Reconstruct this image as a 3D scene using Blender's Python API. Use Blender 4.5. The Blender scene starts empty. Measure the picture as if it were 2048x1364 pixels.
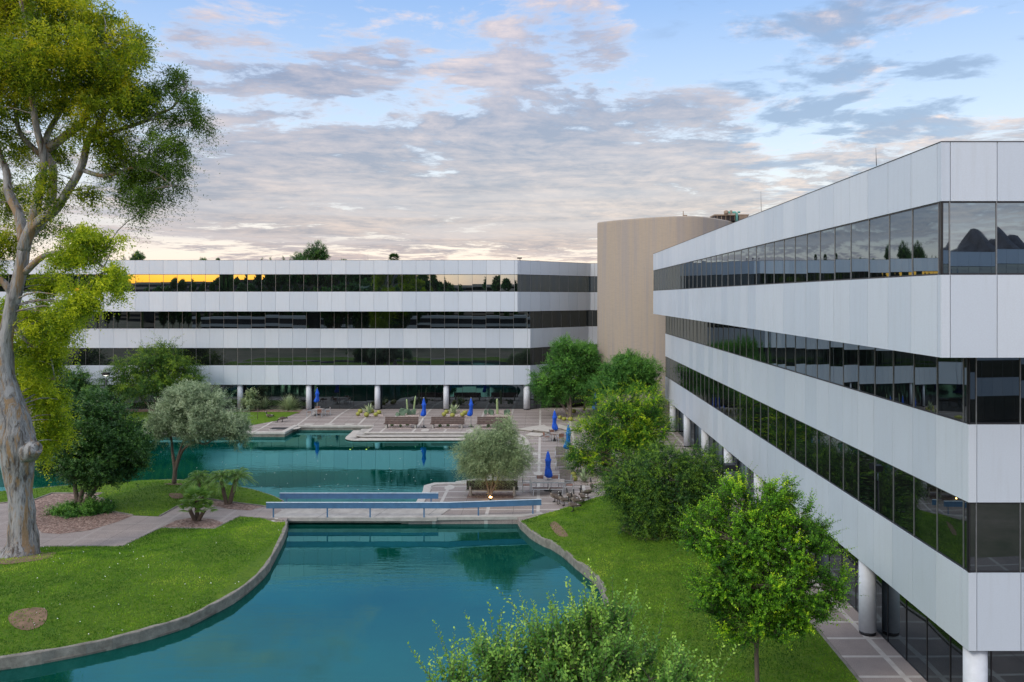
import bpy, math, random
import numpy as np
from mathutils import Vector, noise as mn
from mathutils.geometry import delaunay_2d_cdt
random.seed(7)
F = 1645.0; H = 12.5; CX = 1086.0; CY = 594.0
C = bpy.context.scene.collection
WATER = -0.80
MOD = 1.524
LEAFK = 1.5
def P(px, py, z=-0.4):
    Y = (H-z)*F/(py-CY)
    return ((px-CX)*Y/F, Y)
def Q(px, py, Y):
    return ((px-CX)*Y/F, Y, H-(py-CY)*Y/F)
def clamp(v, a=0., b=1.): return max(a, min(b, v))
def sm(t): t = clamp(t); return t*t*(3-2*t)
def g(x, y):
    t = max(sm((x-3)/7), sm((y-81)/8))
    return -0.4+0.4*t

# ------------------------------------------------------------------ materials
class N:
    def __init__(s, tree): s.t = tree
    def n(s, kind, **kw):
        o = s.t.nodes.new(kind)
        for k, v in kw.items(): setattr(o, k, v)
        return o
    def put(s, sock, v):
        if hasattr(v, 'is_output') or isinstance(v, bpy.types.NodeSocket): s.t.links.new(v, sock)
        elif v is not None:
            if isinstance(v, (tuple, list)) and len(v) == 3 and sock.type == 'RGBA': v = (*v, 1)
            sock.default_value = v
    def math(s, op, a, b=None, c=None, cl=False):
        o = s.n('ShaderNodeMath', operation=op); o.use_clamp = cl
        s.put(o.inputs[0], a)
        if b is not None: s.put(o.inputs[1], b)
        if c is not None: s.put(o.inputs[2], c)
        return o.outputs[0]
    def vm(s, op, a, b=None):
        o = s.n('ShaderNodeVectorMath', operation=op); s.put(o.inputs[0], a)
        if b is not None: s.put(o.inputs[1], b)
        return o.outputs['Value'] if op in ('DOT_PRODUCT', 'LENGTH') else o.outputs[0]
    def mix(s, f, a, b, mode='MIX'):
        o = s.n('ShaderNodeMix', data_type='RGBA', blend_type=mode)
        s.put(o.inputs[0], f); s.put(o.inputs[6], a); s.put(o.inputs[7], b)
        return o.outputs[2]
    def noise(s, vec, scale, detail=3., rough=.55, dist=0.):
        o = s.n('ShaderNodeTexNoise'); s.put(o.inputs['Vector'], vec)
        o.inputs['Scale'].default_value = scale; o.inputs['Detail'].default_value = detail
        o.inputs['Roughness'].default_value = rough; o.inputs['Distortion'].default_value = dist
        return o.outputs[0]
    def voro(s, vec, scale, out='Distance', feature='F1'):
        o = s.n('ShaderNodeTexVoronoi', feature=feature); s.put(o.inputs['Vector'], vec)
        o.inputs['Scale'].default_value = scale
        return o.outputs[out]
    def ramp(s, f, stops, interp='LINEAR'):
        o = s.n('ShaderNodeValToRGB'); o.color_ramp.interpolation = interp
        e = o.color_ramp.elements
        while len(e) < len(stops): e.new(.5)
        for i, (p, c) in enumerate(stops):
            e[i].position = p; e[i].color = (*c, 1) if isinstance(c, (tuple, list)) else (c, c, c, 1)
        s.put(o.inputs[0], f); return o.outputs[0]
    def mapr(s, v, a, b, c=0., d=1., smooth=False):
        o = s.n('ShaderNodeMapRange'); o.clamp = True
        if smooth: o.interpolation_type = 'SMOOTHSTEP'
        s.put(o.inputs[0], v)
        for i, q in enumerate((a, b, c, d)): o.inputs[i+1].default_value = q
        return o.outputs[0]
    def sep(s, v):
        o = s.n('ShaderNodeSeparateXYZ'); s.put(o.inputs[0], v); return o.outputs
    def comb(s, x, y, z):
        o = s.n('ShaderNodeCombineXYZ')
        for i, q in enumerate((x, y, z)): s.put(o.inputs[i], q)
        return o.outputs[0]
    def mapping(s, v, scale=(1, 1, 1)):
        return s.vm('MULTIPLY', v, tuple(scale))
    def bump(s, h, strength=.3, dist=.02):
        o = s.n('ShaderNodeBump'); o.inputs['Strength'].default_value = strength
        o.inputs['Distance'].default_value = dist; s.put(o.inputs['Height'], h)
        return o.outputs[0]
def material(name, color=(.5, .5, .5), rough=.6, metal=0., **kw):
    m = bpy.data.materials.new(name); m.use_nodes = True
    k = N(m.node_tree); b = m.node_tree.nodes['Principled BSDF']
    b.inputs['Base Color'].default_value = (*color, 1)
    b.inputs['Roughness'].default_value = rough; b.inputs['Metallic'].default_value = metal
    for a, v in kw.items(): b.inputs[a.replace('_', ' ')].default_value = v
    tc = k.n('ShaderNodeTexCoord').outputs['Object']
    return m, k, b, tc
M = {}
def plain(name, color, rough=.6, metal=0., var=.12, scale=6.):
    m, k, b, tc = material(name, color, rough, metal)
    f = k.noise(tc, scale, 4.)
    lo = tuple(c*(1-var) for c in color); hi = tuple(min(1, c*(1+var)) for c in color)
    k.put(b.inputs['Base Color'], k.ramp(f, [(.3, lo), (.7, hi)]))
    M[name] = m; return m

def mat_panel():
    m, k, b, tc = material('painted_panel', (.6, .62, .66), .40, .12)
    geo = k.n('ShaderNodeAttribute'); geo.attribute_name = 'tint'
    t = geo.outputs['Fac']
    fine = k.noise(tc, 26., 3., .7)
    streak = k.noise(k.mapping(tc, (3.2, 3.2, .22)), 2.0, 4., .6)
    c = k.ramp(t, [(0., (.50, .575, .67)), (1., (.585, .65, .73))])
    c = k.mix(k.mapr(fine, .35, .65, 0, .16), c, (.38, .40, .45))
    c = k.mix(k.mapr(streak, .5, .8, 0, .20), c, (.36, .39, .41))
    k.put(b.inputs['Base Color'], c)
    k.put(b.inputs['Roughness'], k.mapr(k.noise(tc, .9, 3.), .3, .7, .36, .5))
    M['panel'] = m
def fresnel_mat(name, ior, gcol, rough):
    m = bpy.data.materials.new(name); m.use_nodes = True; k = N(m.node_tree)
    m.node_tree.nodes.remove(m.node_tree.nodes['Principled BSDF'])
    df = k.n('ShaderNodeBsdfDiffuse'); gl = k.n('ShaderNodeBsdfGlossy'); fr = k.n('ShaderNodeFresnel'); mx = k.n('ShaderNodeMixShader')
    fr.inputs[0].default_value = ior; gl.inputs['Color'].default_value = (*gcol, 1); gl.inputs['Roughness'].default_value = rough
    k.t.links.new(fr.outputs[0], mx.inputs[0]); k.t.links.new(df.outputs[0], mx.inputs[1]); k.t.links.new(gl.outputs[0], mx.inputs[2])
    k.t.links.new(mx.outputs[0], m.node_tree.nodes['Material Output'].inputs[0])
    return m, k, df, gl, fr, k.n('ShaderNodeTexCoord').outputs['Object']
def mat_glass(key='glass', ior=2.25, col=(.74, .89, 1.)):
    m, k, df, gl, fr, tc = fresnel_mat('tinted_'+key, ior, col, .01)
    dirt = k.noise(k.mapping(tc, (1, 1, .5)), 1.3, 4., .6)
    k.put(df.inputs[0], k.ramp(dirt, [(.35, (.003, .004, .005)), (.75, (.012, .012, .012))]))
    k.put(gl.inputs['Roughness'], k.mapr(dirt, .5, .8, .006, .03))
    M[key] = m
def mat_conc():
    m, k, b, tc = material('board_formed_concrete', (.42, .36, .30), .85)
    s1 = k.noise(k.mapping(tc, (1, 1, .035)), 1.1, 4., .6)
    s2 = k.noise(k.mapping(tc, (1, 1, .03)), 7., 3., .6)
    s3 = k.noise(k.mapping(tc, (.6, .6, 6)), 3., 3., .6)
    c = k.ramp(s1, [(.36, (.25, .225, .21)), (.5, (.315, .265, .205)), (.62, (.26, .235, .22))])
    c = k.mix(k.mapr(s2, .35, .7, 0, .5), c, (.295, .26, .23))
    c = k.mix(k.mapr(s3, .45, .75, 0, .35), c, (.20, .18, .165))
    k.put(b.inputs['Base Color'], c)
    s4 = k.noise(tc, 1.9, 7., .8)
    c = k.mix(k.mapr(s4, .42, .62, 0, .5), c, (.225, .195, .17))
    h = k.math('ADD', s2, k.math('MULTIPLY', s3, .6))
    k.put(b.inputs['Normal'], k.bump(h, .5, .03)); M['tower'] = m
def mat_paving():
    m, k, b, tc = material('exposed_aggregate_paving', (.3, .27, .25), .85)
    x, y, z = k.sep(tc)
    def line(v, per, w, off=0.):
        fr = k.math('FRACT', k.math('DIVIDE', k.math('ADD', v, off), per))
        d = k.math('MINIMUM', fr, k.math('SUBTRACT', 1., fr))
        return k.math('LESS_THAN', d, w/per)
    lx = line(x, 3.048, .10, .3); ly = line(y, 1.524, .075, .35)
    jx = line(x, 3.048, .012, .3+1.5); 
    fine = k.noise(tc, 42., 3., .8); mid = k.noise(tc, 1.3, 5., .65); big = k.noise(tc, .17, 4.)
    sp = k.voro(tc, 34., 'Color')
    agg = k.ramp(fine, [(.34, (.125, .105, .10)), (.5, (.235, .197, .185)), (.64, (.37, .325, .305))])
    agg = k.mix(k.mapr(mid, .4, .72, 0, .6), agg, (.17, .15, .147))
    agg = k.mix(k.mapr(big, .45, .65, 0, .45), agg, (.31, .272, .26))
    edge = k.math('MAXIMUM', lx, ly)
    band = k.ramp(mid, [(.3, (.33, .31, .29)), (.7, (.50, .475, .45))])
    isl = k.math('MULTIPLY', k.math('LESS_THAN', x, -15.9), k.math('LESS_THAN', y, 60.))
    edge = k.math('MULTIPLY', edge, k.math('SUBTRACT', .95, k.math('MULTIPLY', isl, .75)))
    c = k.mix(edge, agg, band)
    c = k.mix(k.math('MULTIPLY', jx, .8), c, (.07, .06, .06))
    k.put(b.inputs['Base Color'], c)
    k.put(b.inputs['Normal'], k.bump(fine, .35, .01)); M['paving'] = m
def mat_stone(name, a, c2, scale=2.5):
    m, k, b, tc = material(name, a, .8)
    f = k.noise(tc, scale, 5., .7); f2 = k.noise(tc, 30., 2., .7)
    c = k.ramp(f, [(.3, a), (.7, c2)])
    c = k.mix(k.mapr(f2, .45, .8, 0, .4), c, tuple(q*.6 for q in a))
    k.put(b.inputs['Base Color'], c); k.put(b.inputs['Normal'], k.bump(f2, .3, .01)); M[name] = m
def mat_gravel(name, cols):
    m, k, b, tc = material(name, cols[0], .9)
    v = k.n('ShaderNodeTexVoronoi'); k.put(v.inputs['Vector'], tc); v.inputs['Scale'].default_value = 11.
    r = k.sep(v.outputs['Color'])[0]
    c = k.ramp(r, [(0., cols[0]), (.35, cols[1]), (.7, cols[2]), (1., cols[3])])
    c = k.mix(k.mapr(k.noise(tc, .8, 4.), .4, .7, 0, .35), c, cols[0])
    k.put(b.inputs['Base Color'], c)
    k.put(b.inputs['Normal'], k.bump(k.math('SUBTRACT', 1., v.outputs['Distance']), .7, .05)); M[name] = m
def mat_lawn():
    m, k, b, tc = material('mown_grass', (.07, .15, .02), .75)
    fine = k.noise(tc, 16., 5., .85)
    mid = k.noise(tc, 3.6, 6., .8)
    big = k.noise(tc, .30, 5., .65)
    blades = k.noise(k.mapping(tc, (1, .45, 1)), 6., 6., .9)
    c = k.ramp(fine, [(.32, (.035, .095, .010)), (.5, (.105, .215, .018)), (.66, (.21, .36, .035))])
    c = k.mix(k.mapr(mid, .40, .66, 0, .7), c, (.185, .305, .022))
    c = k.mix(k.mapr(mid, .50, .34, 0, .6), c, (.050, .130, .012))
    c = k.mix(k.mapr(big, .46, .66, 0, .55), c, (.075, .180, .014))
    c = k.mix(k.mapr(blades, .54, .72, 0, .5), c, (.275, .38, .05))
    c = k.mix(k.mapr(k.noise(tc, 1.15, 9., .85), .46, .60, 0, .5), c, (.165, .270, .016))
    c = k.mix(k.mapr(k.noise(tc, .55, 9., .85), .47, .36, 0, .55), c, (.060, .135, .012))
    dry = k.noise(tc, .9, 6., .75)
    c = k.mix(k.mapr(dry, .60, .78, 0, .55), c, (.30, .30, .07))
    k.put(b.inputs['Base Color'], c)
    h = k.math('ADD', fine, k.math('MULTIPLY', mid, 1.4))
    k.put(b.inputs['Normal'], k.bump(h, 1., .16))
    b.inputs['Specular IOR Level'].default_value = .15; M['lawn'] = m
def mat_ground():
    m, k, b, tc = material('dry_ground', (.2, .17, .12), .9)
    f = k.noise(tc, .03, 6., .7); f2 = k.noise(tc, .6, 5., .7)
    c = k.ramp(f, [(.35, (.06, .09, .035)), (.5, (.17, .15, .10)), (.62, (.24, .20, .15))])
    c = k.mix(k.mapr(f2, .4, .7, 0, .5), c, (.08, .09, .05))
    k.put(b.inputs['Base Color'], c); M['ground'] = m
def mat_water():
    m, k, df, gl, fr, tc = fresnel_mat('pond_water', 1.85, (.33, .88, .93), .01)
    mur = k.noise(tc, .09, 4., .6)
    k.put(df.inputs[0], k.ramp(mur, [(.32, (.0003, .018, .012)), (.68, (.0003, .050, .040))]))
    patch = k.mapr(k.noise(tc, .10, 4., .6), .44, .60, .10, 1.)
    a = k.noise(k.mapping(tc, (.28, 1.5, 1)), 2.2, 3., .55)
    a2 = k.noise(k.mapping(tc, (.6, 1.3, 1)), 8., 2., .5)
    h = k.math('MULTIPLY', k.math('ADD', a, k.math('MULTIPLY', a2, .18)), patch)
    nb = k.bump(h, .17, .03)
    for q in (gl, fr): k.put(q.inputs['Normal'], nb)
    M['water'] = m
def mat_leaf(name, stops, transl=.35, rough=.5):
    stops = [(p, tuple(min(.8, q*LEAFK) for q in c)) for p, c in stops]
    m = bpy.data.materials.new(name); m.use_nodes = True
    k = N(m.node_tree); b = m.node_tree.nodes['Principled BSDF']
    a = k.n('ShaderNodeAttribute'); a.attribute_name = 'tint'
    c = k.ramp(a.outputs['Fac'], stops)
    k.put(b.inputs['Base Color'], c); b.inputs['Roughness'].default_value = rough
    b.inputs['Specular IOR Level'].default_value = .3
    tr = k.n('ShaderNodeBsdfTranslucent'); k.put(tr.inputs[0], k.mix(.5, c, (.35, .45, .03), 'MULTIPLY'))
    k.put(tr.inputs[0], c)
    mx = k.n('ShaderNodeMixShader'); mx.inputs[0].default_value = transl
    k.t.links.new(b.outputs[0], mx.inputs[1]); k.t.links.new(tr.outputs[0], mx.inputs[2])
    k.t.links.new(mx.outputs[0], m.node_tree.nodes['Material Output'].inputs[0]); M[name] = m
def mat_bark(name, cols, sx=1., sz=.35, scale=2., furrow=0.):
    m, k, b, tc = material(name, cols[0], .85)
    v = k.mapping(tc, (sx, sx, sz))
    f = k.noise(v, scale, 5., .62, 1.2)
    f2 = k.noise(k.mapping(tc, (2, 2, .5)), 7., 4., .7)
    st = [(i/(len(cols)-1)*.5+.25, c) for i, c in enumerate(cols)]
    c = k.ramp(f, st)
    c = k.mix(k.mapr(f2, .52, .75, 0, .65), c, tuple(q*.35 for q in cols[-1]))
    if furrow:
        z = k.sep(tc)[2]; low = k.mapr(z, 9., 1., .12, 1.)
        f3 = k.noise(k.mapping(tc, (3.4, 3.4, .42)), 2.4, 6., .75, .8)
        f4 = k.noise(k.mapping(tc, (1.6, 1.6, .30)), 1.7, 4., .6, .6)
        c = k.mix(k.math('MULTIPLY', k.mapr(f3, .50, .60, 0, 1), low), c, (.055, .040, .032))
        c = k.mix(k.mapr(f4, .54, .60, 0, .8), c, (.27, .175, .085))
        c = k.mix(k.mapr(f4, .46, .40, 0, .7), c, (.34, .35, .36))
    k.put(b.inputs['Base Color'], c); k.put(b.inputs['Normal'], k.bump(f2, .9, .06)); M[name] = m
def emit(name, col, s):
    m, k, b, tc = material(name, col, .5)
    b.inputs['Emission Color'].default_value = (*col, 1); b.inputs['Emission Strength'].default_value = s; M[name] = m

mat_panel(); mat_glass(); mat_glass('glass_top', 3.7, (.66, .84, 1.)); mat_conc(); mat_paving(); mat_lawn(); mat_ground(); mat_water()
mat_stone('kerb_stone', (.10, .092, .078), (.27, .25, .22)); mat_stone('pale_stone', (.33, .31, .285), (.49, .465, .435))
mat_stone('bridge_conc', (.26, .245, .23), (.43, .41, .385), 1.6)
mat_stone('dark_stone', (.07, .065, .055), (.16, .15, .13))
mat_gravel('red_gravel', [(.085, .052, .042), (.17, .105, .085), (.27, .18, .15), (.34, .26, .22)])
mat_gravel('pink_gravel', [(.18, .125, .11), (.34, .265, .24), (.48, .40, .365), (.62, .56, .52)])
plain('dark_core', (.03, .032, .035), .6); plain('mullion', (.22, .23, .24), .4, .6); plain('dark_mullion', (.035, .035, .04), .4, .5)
plain('column', (.55, .59, .65), .55, .0, .06); plain('black_metal', (.018, .02, .024), .4, .4)
plain('brown_wood', (.080, .050, .042), .6, 0, .3, 5); plain('black_wood', (.020, .015, .016), .55, 0, .3, 5)
plain('grey_wood', (.30, .26, .23), .75, 0, .25, 9); plain('red_wood', (.23, .11, .075), .6, 0, .2, 8)
plain('silver', (.50, .54, .58), .35, .6, .05); plain('blue_cloth', (.006, .085, .52), .8, 0, .25, 5)
plain('teal_cloth', (.006, .17, .50), .8, 0, .25, 5)
plain('rail_blue', (.070, .165, .31), .45, .2, .12, 3); plain('rail_cap', (.40, .50, .58), .45, .2)
plain('copper_green', (.12, .34, .30), .6, .2, .3); plain('tan_metal', (.27, .21, .16), .7)
plain('cactus', (.12, .19, .085), .6, 0, .3, 14); plain('cactus_pale', (.27, .36, .17), .6, 0, .3, 9)
plain('barrel', (.27, .28, .05), .6, 0, .4, 14); plain('prickly', (.11, .18, .12), .6, 0, .25, 9)
plain('goose_brown', (.060, .045, .034), .8, 0, .35, 30); plain('goose_black', (.010, .010, .010), .6)
plain('goose_white', (.42, .41, .39), .8); plain('goose_pale', (.17, .145, .12), .8, 0, .2, 20)
plain('soil', (.15, .095, .06), .95, 0, .3, 3); plain('fleck', (.75, .76, .74), .8)
plain('beige_wall', (.42, .34, .26), .8); plain('rock', (.05, .05, .062), .95, 0, .5, .02); plain('tyre', (.02, .02, .02), .8)
emit('lamp_glow', (1., .55, .16), 40.); emit('lens', (1., .93, .8), 2.2); emit('downlight', (1., .60, .10), 7.)
G1 = [(.0, (.018, .042, .004)), (.40, (.095, .155, .008)), (.72, (.24, .285, .010)), (1., (.40, .38, .014))]
mat_leaf('leaf_euc', G1, .5)
mat_leaf('leaf_euc_dark', [(.0, (.012, .032, .005)), (.5, (.055, .11, .014)), (1., (.15, .23, .018))], .42)
mat_leaf('leaf_lime', [(.0, (.030, .070, .005)), (.45, (.16, .245, .010)), (1., (.48, .52, .022))], .45)
mat_leaf('leaf_dark', [(.0, (.008, .030, .008)), (.5, (.030, .085, .020)), (1., (.10, .20, .030))], .25, .42)
mat_leaf('leaf_olive', [(.0, (.060, .095, .045)), (.5, (.165, .225, .125)), (1., (.36, .42, .27))], .25, .6)
mat_leaf('leaf_pale', [(.0, (.075, .115, .055)), (.5, (.20, .265, .135)), (1., (.39, .45, .25))], .3, .6)
mat_leaf('leaf_mid', [(.0, (.016, .060, .014)), (.5, (.050, .150, .026)), (1., (.14, .30, .040))], .35)
mat_leaf('leaf_mesq', [(.0, (.010, .036, .010)), (.5, (.042, .105, .016)), (1., (.20, .29, .022))], .35)
mat_leaf('leaf_yel', [(.0, (.012, .050, .010)), (.45, (.050, .15, .018)), (.78, (.17, .33, .014)), (1., (.42, .52, .018))], .45)
mat_leaf('leaf_bush', [(.0, (.008, .030, .010)), (.55, (.034, .092, .018)), (1., (.15, .26, .022))], .35)
mat_leaf('leaf_bright', [(.0, (.016, .070, .008)), (.4, (.065, .19, .012)), (.8, (.17, .37, .012)), (1., (.38, .55, .020))], .45)
mat_leaf('leaf_near', [(.0, (.022, .072, .014)), (.4, (.075, .19, .034)), (.75, (.17, .32, .050)), (1., (.32, .47, .075))], .4)
mat_leaf('leaf_palm', [(.0, (.03, .08, .018)), (.5, (.095, .19, .036)), (1., (.27, .36, .05))], .35)
mat_leaf('grass_blade', [(.0, (.020, .070, .006)), (.4, (.070, .165, .010)), (.75, (.155, .275, .016)), (1., (.34, .38, .06))], .35, .7)
mat_leaf('leaf_agave', [(.0, (.10, .17, .10)), (1., (.40, .46, .26))], .1)
mat_bark('bark_euc', [(.19, .13, .075), (.06, .046, .038), (.18, .185, .19), (.27, .27, .27), (.24, .16, .08), (.05, .04, .032)], 1.4, .3, 2.4, 1.)
mat_bark('bark_brown', [(.16, .12, .10), (.09, .07, .055), (.20, .16, .13)], 2., .5, 4.)
mat_bark('bark_pale', [(.26, .21, .17), (.16, .13, .11), (.30, .26, .22)], 2., .5, 4.)
mat_bark('bark_palm', [(.17, .12, .09), (.08, .055, .04), (.24, .18, .13)], 1., 3., 9.)

# ------------------------------------------------------------------ mesh helpers
class MB:
    def __init__(s): s.v = []; s.f = []; s.m = []; s.mats = []; s.sm = []; s.tint = []
    def mi(s, mat):
        if mat not in s.mats: s.mats.append(mat)
        return s.mats.index(mat)
    def face(s, idx, mat, smooth=False, tint=.5):
        s.f.append(tuple(idx)); s.m.append(s.mi(mat)); s.sm.append(smooth); s.tint.append(tint)
    def quad(s, pts, mat, tint=.5):
        b = len(s.v); s.v += [tuple(p) for p in pts]; s.face(range(b, b+len(pts)), mat, False, tint)
    def obox(s, o, ax, ay, az, mat, tint=.5):
        """box from corner o along three vectors"""
        o, ax, ay, az = map(Vector, (o, ax, ay, az)); b = len(s.v)
        for k in range(8):
            s.v.append(tuple(o + (ax if k & 1 else Vector()) + (ay if k & 2 else Vector()) + (az if k & 4 else Vector())))
        for q in ((0, 2, 3, 1), (4, 5, 7, 6), (0, 1, 5, 4), (2, 6, 7, 3), (0, 4, 6, 2), (1, 3, 7, 5)):
            s.face([b+i for i in q], mat, False, tint)
    def box(s, c, size, mat, rz=0., rx=0.):
        from mathutils import Matrix
        R = Matrix.Rotation(rz, 3, 'Z') @ Matrix.Rotation(rx, 3, 'X')
        ax, ay, az = (R @ Vector((size[0], 0, 0)), R @ Vector((0, size[1], 0)), R @ Vector((0, 0, size[2])))
        s.obox(Vector(c)-(ax+ay+az)/2, ax, ay, az, mat)
    def tube(s, pts, rad, mat, seg=8, cap=True, jit=0., flat=None):
        pts = [Vector(p) for p in pts]; n = len(pts)
        if not isinstance(rad, (list, tuple)): rad = [rad]*n
        up = Vector((.31, .17, .93)); b = len(s.v); u = None
        for i, p in enumerate(pts):
            d = (pts[min(i+1, n-1)]-pts[max(i-1, 0)]).normalized()
            if u is None:
                u = d.cross(up if abs(d.dot(up)) < .9 else Vector((1, 0, 0))).normalized()
            else:
                u = (u - d*u.dot(d)).normalized()
            w = d.cross(u)
            for k in range(seg):
                a = 2*math.pi*k/seg; r = rad[i]
                if jit: r *= 1+jit*mn.noise(Vector((math.cos(a)*1.5, math.sin(a)*1.5, p.z*.8+i*.1)))*1.6
                s.v.append(tuple(p+u*math.cos(a)*r+w*math.sin(a)*r))
        for i in range(n-1):
            for k in range(seg):
                k2 = (k+1) % seg
                s.face((b+i*seg+k, b+i*seg+k2, b+(i+1)*seg+k2, b+(i+1)*seg+k), mat, True)
        if cap:
            s.face([b+k for k in range(seg)][::-1], mat); s.face([b+(n-1)*seg+k for k in range(seg)], mat)
    def lathe(s, c, prof, mat, seg=16, wob=None):
        """prof: (r, z) list about c"""
        b = len(s.v)
        for (r, z) in prof:
            for k in range(seg):
                a = 2*math.pi*k/seg; q = r*(1+(wob(a, z) if wob else 0))
                s.v.append((c[0]+q*math.cos(a), c[1]+q*math.sin(a), c[2]+z))
        for i in range(len(prof)-1):
            for k in range(seg):
                k2 = (k+1) % seg
                s.face((b+i*seg+k, b+i*seg+k2, b+(i+1)*seg+k2, b+(i+1)*seg+k), mat, True)
        s.face([b+k for k in range(seg)][::-1], mat); s.face([b+(len(prof)-1)*seg+k for k in range(seg)], mat)
    def prism(s, poly, z0, z1, mat):
        """extruded plan polygon (counter-clockwise)"""
        n = len(poly); b = len(s.v)
        s.v += [(p[0], p[1], z0) for p in poly]+[(p[0], p[1], z1) for p in poly]
        s.face(list(range(b, b+n))[::-1], mat); s.face(list(range(b+n, b+2*n)), mat)
        for i in range(n):
            j = (i+1) % n; s.face((b+i, b+j, b+n+j, b+n+i), mat)
    def build(s, name, parent=None, label=None):
        me = bpy.data.meshes.new(name); me.from_pydata(s.v, [], s.f)
        for m in s.mats: me.materials.append(M[m])
        me.polygons.foreach_set('material_index', s.m); me.polygons.foreach_set('use_smooth', s.sm)
        a = me.attributes.new('tint', 'FLOAT', 'FACE'); a.data.foreach_set('value', s.tint)
        me.update()
        o = bpy.data.objects.new(name, me); C.objects.link(o)
        if parent: o.parent = parent
        if label: o['label'] = label
        return o
def rel(o, root):
    """vertices were written in world space: keep them there under a root with a location"""
    o.data.transform(root.matrix_basis.inverted()) if o.type == 'MESH' else None
    return o
def tag(o, label, cat, group=None):
    o['label'] = label; o['category'] = cat
    if group: o['group'] = group
    return o
def structure(o, kind='structure'): o['kind'] = kind; return o
def empty(name, loc, label, cat, group=None, rz=0.):
    o = bpy.data.objects.new(name, None); C.objects.link(o); o.location = loc; o.rotation_euler = (0, 0, rz)
    o.empty_display_size = .3
    return tag(o, label, cat, group)
def copy_tree(o, loc=None, rz=None, label=None, parent=None, scale=None):
    kids = list(o.children)
    c = o.copy(); C.objects.link(c)
    if parent: c.parent = parent
    if loc is not None: c.location = loc
    if rz is not None: c.rotation_euler = (0, 0, rz)
    if scale is not None: c.scale = (scale,)*3
    if label: c['label'] = label
    for ch in kids: copy_tree(ch, parent=c)
    return c

def inpoly(x, y, poly):
    r = False; n = len(poly); j = n-1
    for i in range(n):
        xi, yi = poly[i]; xj, yj = poly[j]
        if (yi > y) != (yj > y) and x < (xj-xi)*(y-yi)/(yj-yi)+xi: r = not r
        j = i
    return r
def edgedist(x, y, poly):
    a = np.array(poly); b = np.roll(a, -1, 0); p = np.array((x, y)); ab = b-a
    t = np.clip(((p-a)*ab).sum(1)/np.maximum((ab*ab).sum(1), 1e-9), 0, 1)
    return float(np.sqrt(((a+ab*t[:, None]-p)**2).sum(1).min()))
def densify(poly, step):
    out = []
    for i in range(len(poly)):
        a = Vector(poly[i]); b = Vector(poly[(i+1) % len(poly)]); n = max(1, int((b-a).length/step))
        for k in range(n): out.append(tuple(a.lerp(b, k/n)))
    return out
def spline(pts, sub=4, closed=False):
    pts = [Vector(p) for p in pts]; n = len(pts); out = []
    for i in range(n if closed else n-1):
        p0, p1, p2, p3 = (pts[(i-1) % n] if closed or i > 0 else pts[0]), pts[i], pts[(i+1) % n], (pts[(i+2) % n] if closed or i+2 < n else pts[n-1])
        for k in range(sub):
            t = k/sub
            out.append(.5*((2*p1)+(p2-p0)*t+(2*p0-5*p1+4*p2-p3)*t*t+(3*p1-p0-3*p2+p3)*t**3))
    if not closed: out.append(pts[-1])
    return [tuple(p) for p in out]
def sheet(name, outline, hf, mat, step=1.2, holes=(), skirt=1.2, kind='structure'):
    outline = densify(outline, step); holes = [densify(h, step) for h in holes]
    vs = list(outline); es = [(i, (i+1) % len(outline)) for i in range(len(outline))]
    for h in holes:
        b = len(vs); vs += h; es += [(b+i, b+(i+1) % len(h)) for i in range(len(h))]
    x0, x1 = min(p[0] for p in outline), max(p[0] for p in outline)
    y0, y1 = min(p[1] for p in outline), max(p[1] for p in outline)
    nx = int((x1-x0)/step); ny = int((y1-y0)/step)
    for i in range(1, nx):
        for j in range(1, ny):
            x = x0+i*step+random.uniform(-.1, .1)*step; y = y0+j*step+random.uniform(-.1, .1)*step
            if inpoly(x, y, outline) and not any(inpoly(x, y, h) for h in holes): vs.append((x, y))
    co, ed, fa, *_ = delaunay_2d_cdt([Vector(v) for v in vs], es, [], 0, 1e-5)
    mb = MB(); mb.v = [(p.x, p.y, hf(p.x, p.y)) for p in co]; edges = {}
    for f in fa:
        cx = sum(co[i].x for i in f)/len(f); cy = sum(co[i].y for i in f)/len(f)
        if not inpoly(cx, cy, outline) or any(inpoly(cx, cy, h) for h in holes): continue
        a, b, c = (co[i] for i in f[:3])
        f = list(f)
        if (b-a).cross(c-a) < 0: f.reverse()
        mb.face(f, mat, True)
        for i in range(len(f)): edges[(f[i], f[(i+1) % len(f)])] = 1
    if skirt:
        low = {}
        for (a, b) in list(edges):
            if (b, a) in edges: continue
            for q in (a, b):
                if q not in low:
                    low[q] = len(mb.v); p = mb.v[q]; mb.v.append((p[0], p[1], p[2]-skirt))
            t = [len(mb.v), len(mb.v)+1]; mb.v += [mb.v[a], mb.v[b]]
            mb.face((t[1], t[0], low[a], low[b]), mat)
    o = mb.build(name); structure(o, kind) if kind else None
    return o
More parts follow.
